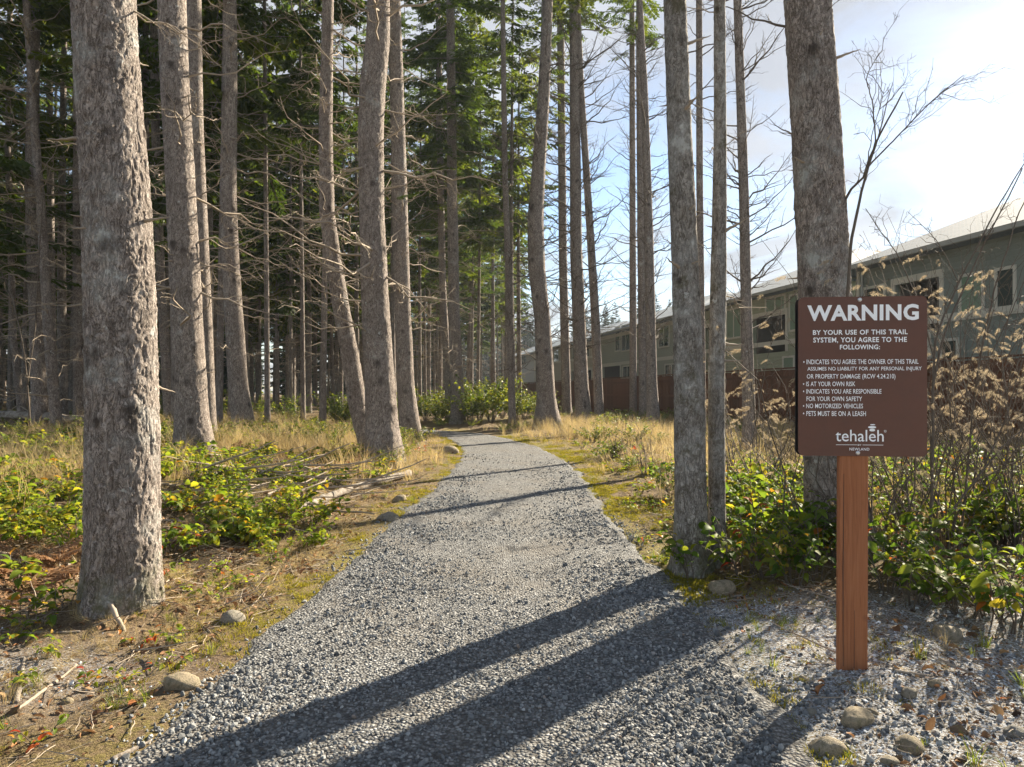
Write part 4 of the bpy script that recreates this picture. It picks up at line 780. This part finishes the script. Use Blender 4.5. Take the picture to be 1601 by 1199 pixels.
# post with softened edges, a cut foot and a split line
pw, pd = 0.0705, 0.019; mb = MB(); b_ = 0.006; ring = np.array([(-pw + b_, -pd), (pw - b_, -pd), (pw, -pd + b_), (pw, pd - b_), (pw - b_, pd), (-pw + b_, pd), (-pw, pd - b_), (-pw, -pd + b_)])
zsP = np.linspace(-0.15, zc + BH / 2 - 0.03, 40); gk = np.random.default_rng(3)
V = np.vstack([np.c_[ring + [(-0.0045 * (1.0 - z / 1.2)) * 1.0, 0], np.full(8, z)] for z in zsP])
f4 = [(i * 8 + j, i * 8 + (j + 1) % 8, (i + 1) * 8 + (j + 1) % 8, (i + 1) * 8 + j) for i in range(39) for j in range(8)]
mb.add(V, f4=f4); e = 39 * 8; mb.add(V[e:], f3=[(0, k, k + 1) for k in range(1, 7)]); po = obj('post', mb.mesh('post', M['post']), so)
mb = MB(); mb.tube([(-0.052, -pd - 0.0004, 0.02), (-0.053, -pd - 0.0004, 0.5), (-0.049, -pd - 0.0004, 0.98)], [0.0012, 0.0022, 0.001], 4); mb.tube([(0.0, -pd - 0.0004, -0.02), (0.002, -pd - 0.0004, 0.3)], [0.0012, 0.0006], 4); obj('crack', mb.mesh('crack', M['black']), po)
cpx = BWd / 855.0; cpz = BH / 1068.0
def spos(cx_, cy_): return (xc + (cx_ - 502.5) * cpx, zc - (cy_ - 594.0) * cpz)
for cx_, cy_ in ((487, 81), (474, 1106)):
    V = V2 * [0.011, 0.005, 0.011]; q = spos(cx_, cy_); obj('bolt', mk('bolt', V, F2_, M['bolt'], True), so, (q[0], YB - 0.003, q[1]))
def text(body, x0, x1, y0, y1, bold=0.0, spacing=1.0, name='lettering'):
    cu = bpy.data.curves.new('tmp', 'FONT'); cu.body = body; cu.size = 1; cu.offset = bold; cu.space_character = spacing; cu.space_word = 1.15; cu.extrude = 0; cu.resolution_u = 3
    to = bpy.data.objects.new('tmp', cu); COL.objects.link(to); dg = bpy.context.evaluated_depsgraph_get(); me = bpy.data.meshes.new_from_object(to.evaluated_get(dg)); bpy.data.objects.remove(to); bpy.data.curves.remove(cu)
    co = np.empty(len(me.vertices) * 3, np.float32); me.vertices.foreach_get('co', co); co = co.reshape(-1, 3); lo, hi = co.min(0), co.max(0)
    a, b = spos(x0, y0), spos(x1, y1); u = (co[:, 0] - lo[0]) / (hi[0] - lo[0]); w = (co[:, 1] - lo[1]) / (hi[1] - lo[1])
    me.vertices.foreach_set('co', np.c_[(b[0] - a[0]) * (u - 0.5), 0 * u, (a[1] - b[1]) * (w - 0.5)].astype(np.float32).ravel()); me.materials.clear(); me.materials.append(M['letter']); me.name = name
    o_ = obj(name, me, so, ((a[0] + b[0]) / 2, YB - 0.0042, (a[1] + b[1]) / 2)); return o_
text('WARNING', 135, 875, 114, 222, 0.035, 1.06)
text('BY YOUR USE OF THIS TRAIL', 173, 803, 282, 315, 0.022, 1.08); text('SYSTEM, YOU AGREE TO THE', 175, 797, 332, 372, 0.022, 1.08); text('FOLLOWING:', 354, 620, 382, 414, 0.022, 1.08)
for s_, a, b, c_, d_ in [('\u2022 INDICATES YOU AGREE THE OWNER OF THIS TRAIL', 108, 873, 480, 512), ('ASSUMES NO LIABILITY FOR ANY PERSONAL INJURY', 136, 894, 530, 562), ('OR PROPERTY DAMAGE (RCW 4.24.210)', 132, 722, 578, 618),
                         ('\u2022 IS AT YOUR OWN RISK', 106, 457, 629, 660), ('\u2022 INDICATES YOU ARE RESPONSIBLE', 106, 630, 679, 710), ('FOR YOUR OWN SAFETY', 130, 502, 729, 760), ('\u2022 NO MOTORIZED VEHICLES', 106, 508, 777, 808), ('\u2022 PETS MUST BE ON A LEASH', 106, 527, 827, 860)]:
    text(s_, a, b, c_, d_, 0.008)
text('tehaleh', 325, 645, 952, 1030, 0.004, 1.0); text('\u00ae', 646, 663, 951, 970); text('BY', 473, 497, 1048, 1058, 0.01); text('NEWLAND', 418, 550, 1072, 1090, 0.012, 1.1)
def flatshape(name, pts):
    n = len(pts); V = [(spos(*p_)[0], YB - 0.0042, spos(*p_)[1]) for p_ in pts]; return obj(name, mk(name, V, [np.array([(0, k, k + 1) for k in range(1, n - 1)])], M['letter']), so)
for a, b in ((328, 468), (505, 643)): flatshape('rule_line', [(a, 1054), (b, 1054), (b, 1051), (a, 1051)])
for cx_, cy_, w, h in ((572, 917, 17, 4), (568, 934, 27, 8), (569, 953, 19, 9)): flatshape('pebble_emblem', [(cx_ + w * math.copysign(abs(math.cos(q)) ** 0.8, math.cos(q)), cy_ - h * math.sin(q)) for q in np.linspace(0, 2 * PI, 21)[:-1]])

# ------------------------------------------------------------------ shrubs
SL = [leaf_mesh('leaf', M['salal'], fold=0.12, droop=0.15), leaf_mesh('leaf', M['salal_dark'], fold=0.10, droop=0.2), leaf_mesh('leaf', M['leaf_red'], fold=0.15, droop=0.1, wid=0.8)]
LV, LF3, LF4 = leaf_arrays(0.12, 0.15)
def shrub_plan(g_, H, Rs, ns, nl_, leaf, stem_curve=0.5):
    stems, leaves = [], []
    for k in range(ns):
        a = g_.uniform(0, 2 * PI); h = H * g_.uniform(0.55, 1.1); r_ = Rs * g_.uniform(0.25, 1.0); s = np.linspace(0, 1, 6)
        p_ = np.c_[0.05 * math.cos(a) + r_ * s ** 1.4 * math.cos(a), 0.05 * math.sin(a) + r_ * s ** 1.4 * math.sin(a), h * (s - stem_curve * 0.3 * s ** 2.4)]; p_[1:, :2] += np.cumsum(g_.normal(0, 0.012, (5, 2)), 0)
        stems.append((p_, np.linspace(0.005, 0.002, 6)))
        for q in range(nl_):
            u = 0.28 + 0.72 * (q + g_.random()) / nl_; b = np.array([np.interp(u, s, p_[:, j]) for j in range(3)])
            leaves.append((b, a + (1 if q % 2 else -1) * g_.uniform(0.5, 1.5) + g_.normal(0, 0.3), g_.normal(-0.05, 0.4), g_.normal(0, 0.45), leaf * g_.uniform(0.45, 1.3)))
    return stems, leaves
def leaves_joined(name, leaves, mat, g_):
    n = len(leaves); Vs = []
    for (b, az_, pi_, ro_, sc_) in leaves:
        Mx = np.array(Euler((ro_, pi_, az_)).to_matrix()); Vs.append(LV @ Mx.T * sc_ + b)
    k = np.arange(n)[:, None, None] * len(LV); return mk(name, np.vstack(Vs), [(LF3[None] + k).reshape(-1, 3), (LF4[None] + k).reshape(-1, 4)], mat, True, {'tint': np.repeat(0.8 * g_.random(n), len(LV))})
gs_ = np.random.default_rng(33)
def plan_variant(matk, H, Rs, ns, nl_, leaf, seed):
    g_ = np.random.default_rng(seed); st, lv = shrub_plan(g_, H, Rs, ns, nl_, leaf); return lines_mesh('stem', st, M['twig_dark']), leaves_joined('foliage', lv, M[matk], g_)
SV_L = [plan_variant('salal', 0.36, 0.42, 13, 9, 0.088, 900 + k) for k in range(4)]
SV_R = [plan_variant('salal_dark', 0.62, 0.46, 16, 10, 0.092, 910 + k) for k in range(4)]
SV_H = [plan_variant('leaf_small', 1.5, 1.1, 40, 28, 0.095, 920 + k) for k in range(3)]
SV_F = [plan_variant('leaf_small', 0.55, 0.7, 24, 16, 0.07, 930 + k) for k in range(3)]
def joined_shrub(name, label, group, variants, x, y, s, cat='shrub'):
    o = thing(name, label, cat, (x, y, tz(x, y) - 0.01), gs_.uniform(0, 6.3), group, s); st, fo_ = variants[int(gs_.integers(len(variants)))]
    obj('stem', st, o); obj('foliage', fo_, o, kind='stuff'); return o
def leafy_shrub(name, label, group, x, y, s, H, Rs, ns, nl_, leaf, fam, red=0.0):
    o = thing(name, label, 'shrub', (x, y, tz(x, y) - 0.01), 0, group, s); st, lv = shrub_plan(gs_, H, Rs, ns, nl_, leaf); obj('stem', lines_mesh('stem', st, M['twig_dark']), o)
    for (b, az_, pi_, ro_, sc_) in lv: obj('leaf', SL[2] if gs_.random() < red else SL[fam], o, b, (ro_, pi_, az_), sc_)
    return o
# salal patches on the wood side of the path, where the photograph shows them (row, column of each plant's foot)
for (x, y) in [(310, 860), (345, 850), (400, 845), (440, 835), (395, 815), (340, 810), (290, 800), (450, 815), (300, 745), (275, 720), (70, 830), (105, 815), (40, 800)]:
    q = ground(x, y); leafy_shrub('salal_shrub', 'low yellow green salal plant in the patch beside the scaly spruce', 'salal plants near the scaly spruce', q.x, q.y, gs_.uniform(0.85, 1.15), 0.30, 0.34, 9, 6, 0.09, 0, 0.015)
for k in range(44):
    x, y = (gs_.uniform(255, 500), gs_.uniform(725, 872)) if k < 22 else (gs_.uniform(-10, 125), gs_.uniform(735, 860))
    q = ground(x, y); joined_shrub('salal_shrub', 'bushy sunlit salal plant filling the patch by the scaly spruce', 'sunlit salal patch', SV_L, q.x, q.y, gs_.uniform(0.55, 0.95))
for k in range(100):
    while True:
        x, y = gs_.uniform(-9, -1.2), gs_.uniform(6.5, 17)
        sd_, lf_ = path_sd([[x, y]])
        if sd_[0] > 0.9 and lf_[0] and abs(x) < 0.85 * y: break
    joined_shrub('salal_shrub', 'low salal plant scattered over the bank under the spruces', 'salal plants on the shaded bank', SV_L, x, y, gs_.uniform(0.6, 1.15))
for (x, y, s_, rd) in [(297, 1005, 0.35, 0), (100, 955, 0.6, 0.02), (60, 985, 0.4, 0), (15, 925, 0.8, 0.05), (250, 905, 0.5, 0.3), (330, 905, 0.45, 0.1), (655, 712, 0.9, 0.35), (640, 700, 0.9, 0.4), (480, 850, 0.45, 0.1), (520, 800, 0.5, 0.2), (560, 740, 0.7, 0.1), (215, 1010, 0.3, 0.6), (20, 1010, 0.4, 0.05), (95, 1020, 0.3, 0.1), (140, 1070, 0.25, 0.2), (35, 960, 0.5, 0), (270, 1040, 0.25, 0.1), (60, 1160, 0.3, 0.5), (15, 1080, 0.3, 0), (345, 935, 0.35, 0.2), (385, 915, 0.35, 0.1), (430, 880, 0.35, 0.2), (300, 930, 0.3, 0), (205, 1060, 0.22, 0.2), (90, 905, 0.6, 0)]:
    q = ground(x, y); leafy_shrub('salal_sprig', 'small leafy sprig sprouting from the litter between the spruces and the gravel', 'leafy sprigs on the bank', q.x, q.y, s_ * (1.5 if y > 880 else 1.1), 0.26, 0.26, 6, 5, 0.085, 0, rd)
for (x, y, s_, rd) in [(1030, 880, 0.4, 0.05), (1010, 850, 0.4, 0.1), (985, 800, 0.6, 0.05), (1000, 770, 0.7, 0.1), (960, 740, 0.8, 0.05), (1030, 800, 0.7, 0.15), (1010, 730, 0.9, 0.1), (940, 715, 0.9, 0.05), (1040, 760, 0.8, 0.1), (985, 710, 1.0, 0.1), (910, 700, 0.9, 0.05)]:
    q = ground(x, y); leafy_shrub('salal_sprig', 'small yellow green plant on the mossy verge before the mottled trunk', 'leafy plants on the mossy verge', q.x, q.y, s_, 0.30, 0.34, 8, 6, 0.085, 0, rd)
# the thicket on the sign's side
for (x, y) in [(1085, 905), (1165, 900), (1200, 905), (1240, 915), (1275, 905), (1390, 930), (1430, 950), (1470, 945), (1510, 960), (1550, 970), (1590, 985), (1420, 910), (1500, 915), (1570, 925), (1215, 870), (1270, 865), (1160, 860)]:
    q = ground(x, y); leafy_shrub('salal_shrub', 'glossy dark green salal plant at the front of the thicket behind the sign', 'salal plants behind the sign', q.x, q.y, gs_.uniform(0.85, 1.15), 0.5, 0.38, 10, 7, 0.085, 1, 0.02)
for k in range(60):
    while True:
        x, y = gs_.uniform(1.5, 8.5), gs_.uniform(5.0, 9.5)
        sd_, lf_ = path_sd([[x, y]])
        if sd_[0] > 0.75 and not lf_[0] and abs(x) < 0.85 * y and not (x < 2.1 and y > 6.5): break
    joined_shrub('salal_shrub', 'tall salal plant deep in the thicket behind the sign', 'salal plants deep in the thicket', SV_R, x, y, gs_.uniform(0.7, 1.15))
# bright small-leaved shrubs beyond the bend
for (x, d, s, k) in [(735, 27.5, 1.25, 0), (768, 28.5, 1.5, 0), (700, 29, 1.0, 0), (805, 29.5, 1.05, 0), (830, 31, 0.9, 0), (665, 30, 0.9, 0), (540, 24, 1.0, 0), (330, 26, 1.1, 0), (530, 20.5, 0.8, 0), (640, 31, 1.2, 0), (450, 27, 1.0, 0), (240, 27, 1.0, 0), (750, 30.5, 1.4, 0), (785, 31, 1.3, 0), (715, 31, 1.3, 0), (685, 28.5, 1.0, 0), (820, 30.5, 1.0, 0), (850, 33, 1.0, 0), (610, 28.8, 1.1, 0), (580, 23.0, 0.9, 0), (400, 23.0, 0.9, 0)]:
    joined_shrub('huckleberry_shrub', 'bright green small-leaved shrub in the clearing beyond the path bend', 'small-leaved shrubs beyond the bend', SV_H, (x - CX) / F * d, d, s)
for k in range(150):
    while True:
        y = gs_.uniform(12, 34); xp = gs_.uniform(0, 1180); x = (xp - CX) / F * y; sd_, lf_ = path_sd([[x, y]])
        if sd_[0] > 0.8 and not (not lf_[0] and y < 11): break
    joined_shrub('undergrowth_shrub', 'low leafy undergrowth shrub among the trunks', 'low undergrowth shrubs', SV_F, x, y, gs_.uniform(0.5, 1.1))
# dead bracken
bf = bough_quads(np.random.default_rng(8), 1.0, 0.016, 30); BF = mk('frond', bf.reshape(-1, 3), np.arange(len(bf) * 4).reshape(-1, 4), M['bracken'], False, {'tint': 0.5 * rng.random(len(bf)).repeat(4)})
for (x, y) in [(30, 890), (85, 875), (55, 845), (20, 930), (385, 700), (350, 715), (440, 690), (470, 720), (620, 700), (1445, 850), (985, 660), (520, 735), (10, 620)]:
    q = ground(x, max(y, 650)); o = thing('bracken_fern', 'collapsed rust brown bracken fern on the forest floor', 'fern', q, 0, 'dead bracken ferns')
    for k in range(6): L = gs_.uniform(0.3, 0.6); obj('frond', BF, o, (0, 0, 0.02), (gs_.normal(0, 0.4), -0.55 * gs_.random(), k * 1.05 + gs_.normal(0, 0.3)), L)
# dried plume shrubs
def plume_mesh(seed):
    g_ = np.random.default_rng(seed); q = []
    for k in range(80):
        u = g_.random(); ax = np.array([u * 0.9, 0, -0.45 * u ** 2]); a = g_.uniform(0, 6.28); d = np.array([0.6, math.cos(a) * 0.7, math.sin(a) * 0.5 - 0.5]); d /= np.linalg.norm(d); l = 0.34 * (1 - 0.7 * u) * g_.uniform(0.5, 1.1) + 0.06
        w = np.cross(d, g_.normal(0, 1, 3)); w /= np.linalg.norm(w); w *= 0.011; q.append([ax, ax + d * l * 0.5 + w, ax + d * l, ax + d * l * 0.5 - w])
    q = np.array(q); return mk('seed_plume', q.reshape(-1, 3), np.arange(len(q) * 4).reshape(-1, 4), M['plume'], False, {'tint': 0.5 * g_.random(len(q)).repeat(4)})
PLU = [plume_mesh(60 + k) for k in range(5)]
def stem_lines(g_, H, ns, lean, r0=0.008, kids=7):
    out = []
    for k in range(ns):
        a = g_.uniform(0, 6.28); tilt = g_.uniform(0.05, lean); Mx = np.array(Matrix.Rotation(a, 3, 'Z') @ Matrix.Rotation(-PI / 2 + tilt, 3, 'Y'))
        for (p_, r_) in grow(g_, H * g_.uniform(0.6, 1.1), r0, kids, droop=g_.uniform(0, 0.18), wob=0.14, lvl=2, spread=(20, 55), flatb=1.5): out.append((p_ @ Mx.T + [0.06 * math.cos(a), 0.06 * math.sin(a), 0], r_))
    return out
def plume_shrub(x, d, H, ns, npl, label, lean=0.45, pl=(0.065, 0.135)):
    X = (x - CX) / F * d; o = thing('oceanspray_shrub', label, 'shrub', (X, d, tz(X, d) - 0.02), 0, 'dried plume shrubs'); ln = stem_lines(gs_, H, ns, lean)
    obj('stem', lines_mesh('stem', ln, M['twig_dark'], 4), o); tips = [p_ for p_, r_ in ln if p_[-1][2] > 0.45]
    for k in range(int(npl * 1.1)):
        p_ = tips[int(gs_.integers(len(tips)))]; dd = p_[-1] - p_[-2]; obj('seed_plume', PLU[k % 5], o, p_[-1], (gs_.uniform(0, 6.3) * 0.2, 0.15, math.atan2(dd[1], dd[0])), gs_.uniform(*pl))
for (x, d, H, ns, npl, lb) in [(1190, 7.6, 2.0, 12, 70, 'bare twiggy shrub hung with tan plumes between the mottled trunk and the sign'), (1225, 8.6, 2.2, 12, 70, 'bare twiggy shrub hung with tan plumes between the mottled trunk and the sign'),
                            (1150, 9.5, 1.8, 10, 50, 'bare twiggy shrub hung with tan plumes between the mottled trunk and the sign'), (1400, 5.4, 2.5, 10, 90, 'tall bare shrub hung with tan plumes behind the warning sign'), (1470, 5.7, 2.6, 12, 110, 'tall bare shrub hung with tan plumes behind the warning sign'),
                            (1540, 6.1, 2.7, 12, 110, 'tall bare shrub hung with tan plumes behind the warning sign'), (1600, 5.6, 2.6, 12, 110, 'tall bare shrub hung with tan plumes behind the warning sign'), (1290, 5.5, 2.5, 7, 50, 'tall bare shrub hung with tan plumes behind the warning sign'),
                            (1520, 7.5, 2.8, 12, 90, 'tall bare shrub hung with tan plumes behind the warning sign'), (1430, 6.6, 3.1, 10, 30, 'tall bare shrub hung with tan plumes behind the warning sign'), (1575, 6.8, 3.2, 11, 36, 'tall bare shrub hung with tan plumes behind the warning sign'), (1495, 5.9, 3.0, 9, 26, 'tall bare shrub hung with tan plumes behind the warning sign'), (1660, 6.5, 2.9, 10, 30, 'tall bare shrub hung with tan plumes behind the warning sign'), (1010, 11.5, 0.9, 7, 12, 'low bare twiggy shrub on the mossy verge'), (965, 14, 0.9, 7, 10, 'low bare twiggy shrub on the mossy verge')]:
    plume_shrub(x, d, H, ns, npl, lb)
# bare saplings against the sky: main stems follow the photograph
def sapling(label, d, lines, kids, seed, r_mm):
    g_ = np.random.default_rng(seed); b = at(*lines[0][0], d); b.z = tz(b.x, b.y) - 0.03; o = thing('bare_sapling', label, 'sapling', b); mbm = MB(); mt = MB()
    for li, ln in enumerate(lines):
        P_ = np.array([at(x, y, d) - b for x, y in ln]); 
        if li == 0: P_[0] = (0, 0, 0)
        n = len(P_); k = np.linspace(0, n - 1, 6 * n); P_ = np.c_[[np.interp(k, np.arange(n), P_[:, j]) for j in range(3)]].T; P_ = smooth_curve(P_, 4); P_[:, 1] += np.cumsum(g_.normal(0, 0.006, len(P_)))
        if li == 0: main = P_.copy(); allp = main
        else:
            kx = np.argmin(np.linalg.norm(allp - P_[0], axis=1)); off = allp[kx] - P_[0]; fade = np.linspace(1, 0, len(P_))[:, None]; P_ = P_ + off * np.where(np.arange(3) == 1, 1.0, fade); P_[0] = allp[kx]; allp = np.vstack([allp, P_])
        r0 = r_mm[li] / 1000; mbm.tube(P_, np.linspace(r0, r0 * 0.35, len(P_)), 6)
        for q in range(kids[li] * 2):
            i = int(g_.uniform(0.35, 0.97) * (len(P_) - 1)); dr = P_[min(i + 1, len(P_) - 1)] - P_[i - 1]; dr /= np.linalg.norm(dr) + 1e-9
            sd_ = Vector(dr).to_track_quat('X', 'Z').to_matrix() @ Matrix.Rotation(g_.uniform(0, 6.28), 3, 'X') @ Matrix.Rotation(g_.uniform(0.4, 1.0), 3, 'Z'); Mx = np.array(sd_)
            for (p_, rr) in grow(g_, g_.uniform(0.12, 0.5), 0.003, 5, droop=g_.uniform(-0.1, 0.25), wob=0.18, lvl=2, flatb=1.0): mt.tube(p_ @ Mx.T + P_[i], np.maximum(rr, 0.0009), 3, False)
    obj('stem', mbm.mesh('stem', M['twig_dark'], True), o); obj('twig_spray', mt.mesh('twig_spray', M['twig_dark']), o); return o
sapling('bare sapling with a snapped top forking against the sky above the sign', 5.0, [[(1312, 860), (1318, 640), (1325, 400), (1345, 300), (1370, 220), (1414, 142)], [(1352, 285), (1372, 215), (1362, 160), (1352, 120), (1372, 85)], [(1365, 262), (1400, 222), (1450, 165), (1500, 122)], [(1356, 262), (1366, 200), (1385, 130)]], [2, 6, 8, 5], 41, [15, 6, 7, 4])
sapling('bare upright sapling with crossing stems beside the sign edge', 5.2, [[(1455, 840), (1456, 700), (1458, 600), (1475, 520), (1520, 420), (1601, 262)], [(1458, 640), (1463, 520), (1500, 440), (1570, 300), (1640, 200)], [(1460, 560), (1440, 480), (1400, 390), (1355, 325)], [(1500, 450), (1470, 380), (1420, 330)]], [6, 6, 4, 3], 42, [12, 9, 6, 4])
sapling('thin bare sapling arching out over the thicket', 5.6, [[(1500, 860), (1512, 720), (1530, 560), (1556, 440), (1590, 330), (1630, 250)], [(1524, 600), (1560, 520), (1601, 430)]], [8, 4], 43, [9, 6])
sapling('dark curved sapling bending low behind the thicket', 5.4, [[(1440, 900), (1490, 800), (1540, 735), (1580, 690), (1640, 640)], [(1552, 740), (1590, 640), (1605, 560)]], [6, 4], 44, [11, 7])
sapling('thin twiggy sapling in front of the sage house', 8.5, [[(1188, 740), (1180, 640), (1170, 560), (1160, 470), (1140, 400)], [(1184, 660), (1200, 560), (1225, 480)]], [8, 6], 45, [8, 6])
sapling('forked bare sapling leaning among the crossed trunks', 17, [[(48, 650), (40, 560), (20, 460), (0, 420)], [(42, 600), (56, 500), (60, 400), (66, 300)]], [8, 10], 46, [26, 22])

# ------------------------------------------------------------------ logs, sticks and stones
def log(label, pts, rad, mat, name='fallen_log', n=14, seed=0):
    P_ = np.array(pts, float); k = np.linspace(0, len(P_) - 1, 34); P_ = np.c_[[np.interp(k, np.arange(len(P_)), P_[:, j]) for j in range(3)]].T; P_ = smooth_curve(P_, 3); b = P_[0].copy(); P_ = P_ - b
    g_ = np.random.default_rng(seed); mb = MB(); rr = np.interp(k, np.arange(len(rad)), rad) * (1 + 0.08 * g_.normal(0, 1, 34)); mb.tube(P_, rr, n, True); V = mb.V[0]; mb.V[0] = V + 0.30 * rad[0] * np.c_[fbm(V / (rad[0] * 1.5), 2, seed), fbm(V / (rad[0] * 1.5) + 9, 2, seed), fbm(V / (rad[0] * 1.5) + 5, 2, seed)]
    o = obj(name, mb.mesh(name, M[mat], True), None, b); return tag(o, label, 'log' if name == 'fallen_log' else 'stick')
q0, q1, q2 = ground(455, 803), ground(540, 772), ground(640, 745); up = Vector((0, 0, 0.055))
log('weathered grey fallen log lying across the bank toward the path', [q0 + up * 0.4, q1 + up * 0.9, q2 + up * 1.1], [0.035, 0.052, 0.05], 'driftwood', seed=3)
def gz_(x, d, dz): X = (x - CX) / F * d; return Vector((X, d, tz(X, d) + dz))
log('long pale fallen pole lying propped behind the scaly spruce', [gz_(-90, 19.5, 0.46), gz_(60, 19, 0.36), gz_(140, 18.6, 0.26), gz_(300, 18, 0.04)], [0.12, 0.115, 0.10, 0.07], 'driftwood', seed=5)
for i, (a, b, r_, lb) in enumerate([((0, 989), (125, 988), 0.007, 'long straight stick lying beside the scaly spruce foot'), ((163, 955), (203, 995), 0.013, 'thick broken stick stub leaning at the scaly spruce foot'), ((20, 1115), (120, 1040), 0.008, 'pale bent stick on the mossy corner below the spruce'),
                                    ((25, 1100), (38, 1030), 0.011, 'short curved pale stick on the mossy corner'), ((490, 906), (518, 905), 0.006, 'short dark stick on the gravel edge'), ((1013, 962), (1068, 963), 0.008, 'reddish stick lying where the tree shadow crosses the gravel'),
                                    ((1080, 950), (1180, 925), 0.009, 'thin grey stick lying by the mossy cobble'), ((1468, 1030), (1560, 1080), 0.006, 'thin pale stick on the frosted ground behind the sign'), ((1400, 1050), (1460, 1058), 0.007, 'dark stick lying on frost beside the post'),
                                    ((175, 1190), (235, 1160), 0.010, 'brown stick at the gravel edge below the tan cobble'), ((330, 770), (420, 735), 0.02, 'grey branch in the brush heap on the bank'), ((350, 760), (470, 765), 0.022, 'brown branch lying flat in the brush heap'),
                                    ((300, 770), (350, 730), 0.018, 'short branch poking from the brush heap'), ((430, 755), (500, 720), 0.016, 'pale branch at the edge of the brush heap'), ((540, 690), (575, 735), 0.05, 'stubby broken root beside the stout straight spruce')]):
    p0, p1 = ground(*a), ground(*b); pts_ = []
    for f_ in (0, 0.25, 0.5, 0.75, 1.0):
        w_ = p0.lerp(p1, f_); w_.z = 0.6 * tz(w_.x, w_.y) + 0.4 * w_.z + r_ * 0.35; pts_.append(w_)
    if i == 1:
        for q_ in range(5): pts_[q_].z += 0.10 - 0.032 * q_
    log(lb, pts_, [r_ * 1.1, r_ * 1.05, r_, r_ * 0.8, r_ * 0.6], 'twig' if i % 3 else 'driftwood', 'fallen_stick', 7, 60 + i)
CB = [rock_mesh('cobble', M['cobble'], 200 + k, 3, 0.5, 0.68) for k in range(6)]
for i, (x, y, w, lb) in enumerate([(283, 1078, 46, 'smooth tan oval cobble on the gravel edge below the scaly spruce'), (607, 816, 34, 'brown cobble half sunk in the path verge'), (624, 786, 24, 'small pale cobble near the end of the grey log'), (1127, 930, 46, 'mossy tan cobble at the foot of the thin mottled trunk'),
                                   (1294, 1180, 46, 'round tan cobble on gravel near the sign post'), (1422, 1175, 44, 'grey oval cobble on frosted ground right of the post'), (1338, 1135, 50, 'dark flat cobble between gravel and frost'), (1253, 1066, 20, 'small tan pebble at the gravel edge beside the post'),
                                   (1420, 1088, 26, 'flat tan pebble on frost beside the post'), (1460, 1073, 20, 'small ochre pebble on frost behind the post'), (700, 712, 26, 'pale stone at the corner of the bend'), (365, 975, 38, 'half buried tan cobble between spruce and gravel'),
                                   (308, 1102, 16, 'little round pebble below the tan oval cobble'), (385, 1140, 18, 'little cream pebble lying on the gravel edge'), (1045, 868, 22, 'small mossy stone beside the mottled trunk'), (1480, 1000, 44, 'shaded grey cobble under the thicket leaves'),
                                   (1360, 1118, 20, 'ochre pebble touching the dark flat cobble'), (1268, 1118, 18, 'tan pebble at the gravel border'), (1390, 1195, 24, 'pale pebble on frost next to the grey oval cobble'), (1585, 1150, 30, 'grey cobble on frosted ground under the thicket'), (105, 1100, 18, 'little brown pebble on the mossy corner'), (830, 772, 10, 'tiny stone on the path')][:-1]):
    q = ground(x, y - w * 0.12); r_ = w * q.y / F / 2; o = obj('cobble', CB[i % 6], None, (q.x, q.y, q.z + r_ * 0.14), (gs_.normal(0, 0.15), gs_.normal(0, 0.15), gs_.uniform(-0.5, 0.5)), r_ * gs_.uniform(0.95, 1.1)); tag(o, lb, 'stone')

# ------------------------------------------------------------------ hazy air
t = NT('hazy_air'); t.t.nodes.remove(t.b); pv = t.n('ShaderNodeVolumePrincipled', {'Color': (0.78, 0.89, 1.0, 1), 'Density': 0.0004, 'Anisotropy': 0.2}); t.t.links.new(pv.outputs[0], t.out.inputs['Volume'])
hz = obj('haze', bxm('haze', (-440, 440, -70, 470, -1.6, 36), t.m), kind='stuff'); tag(hz, 'thin pale haze hanging over the wood and houses', 'haze')
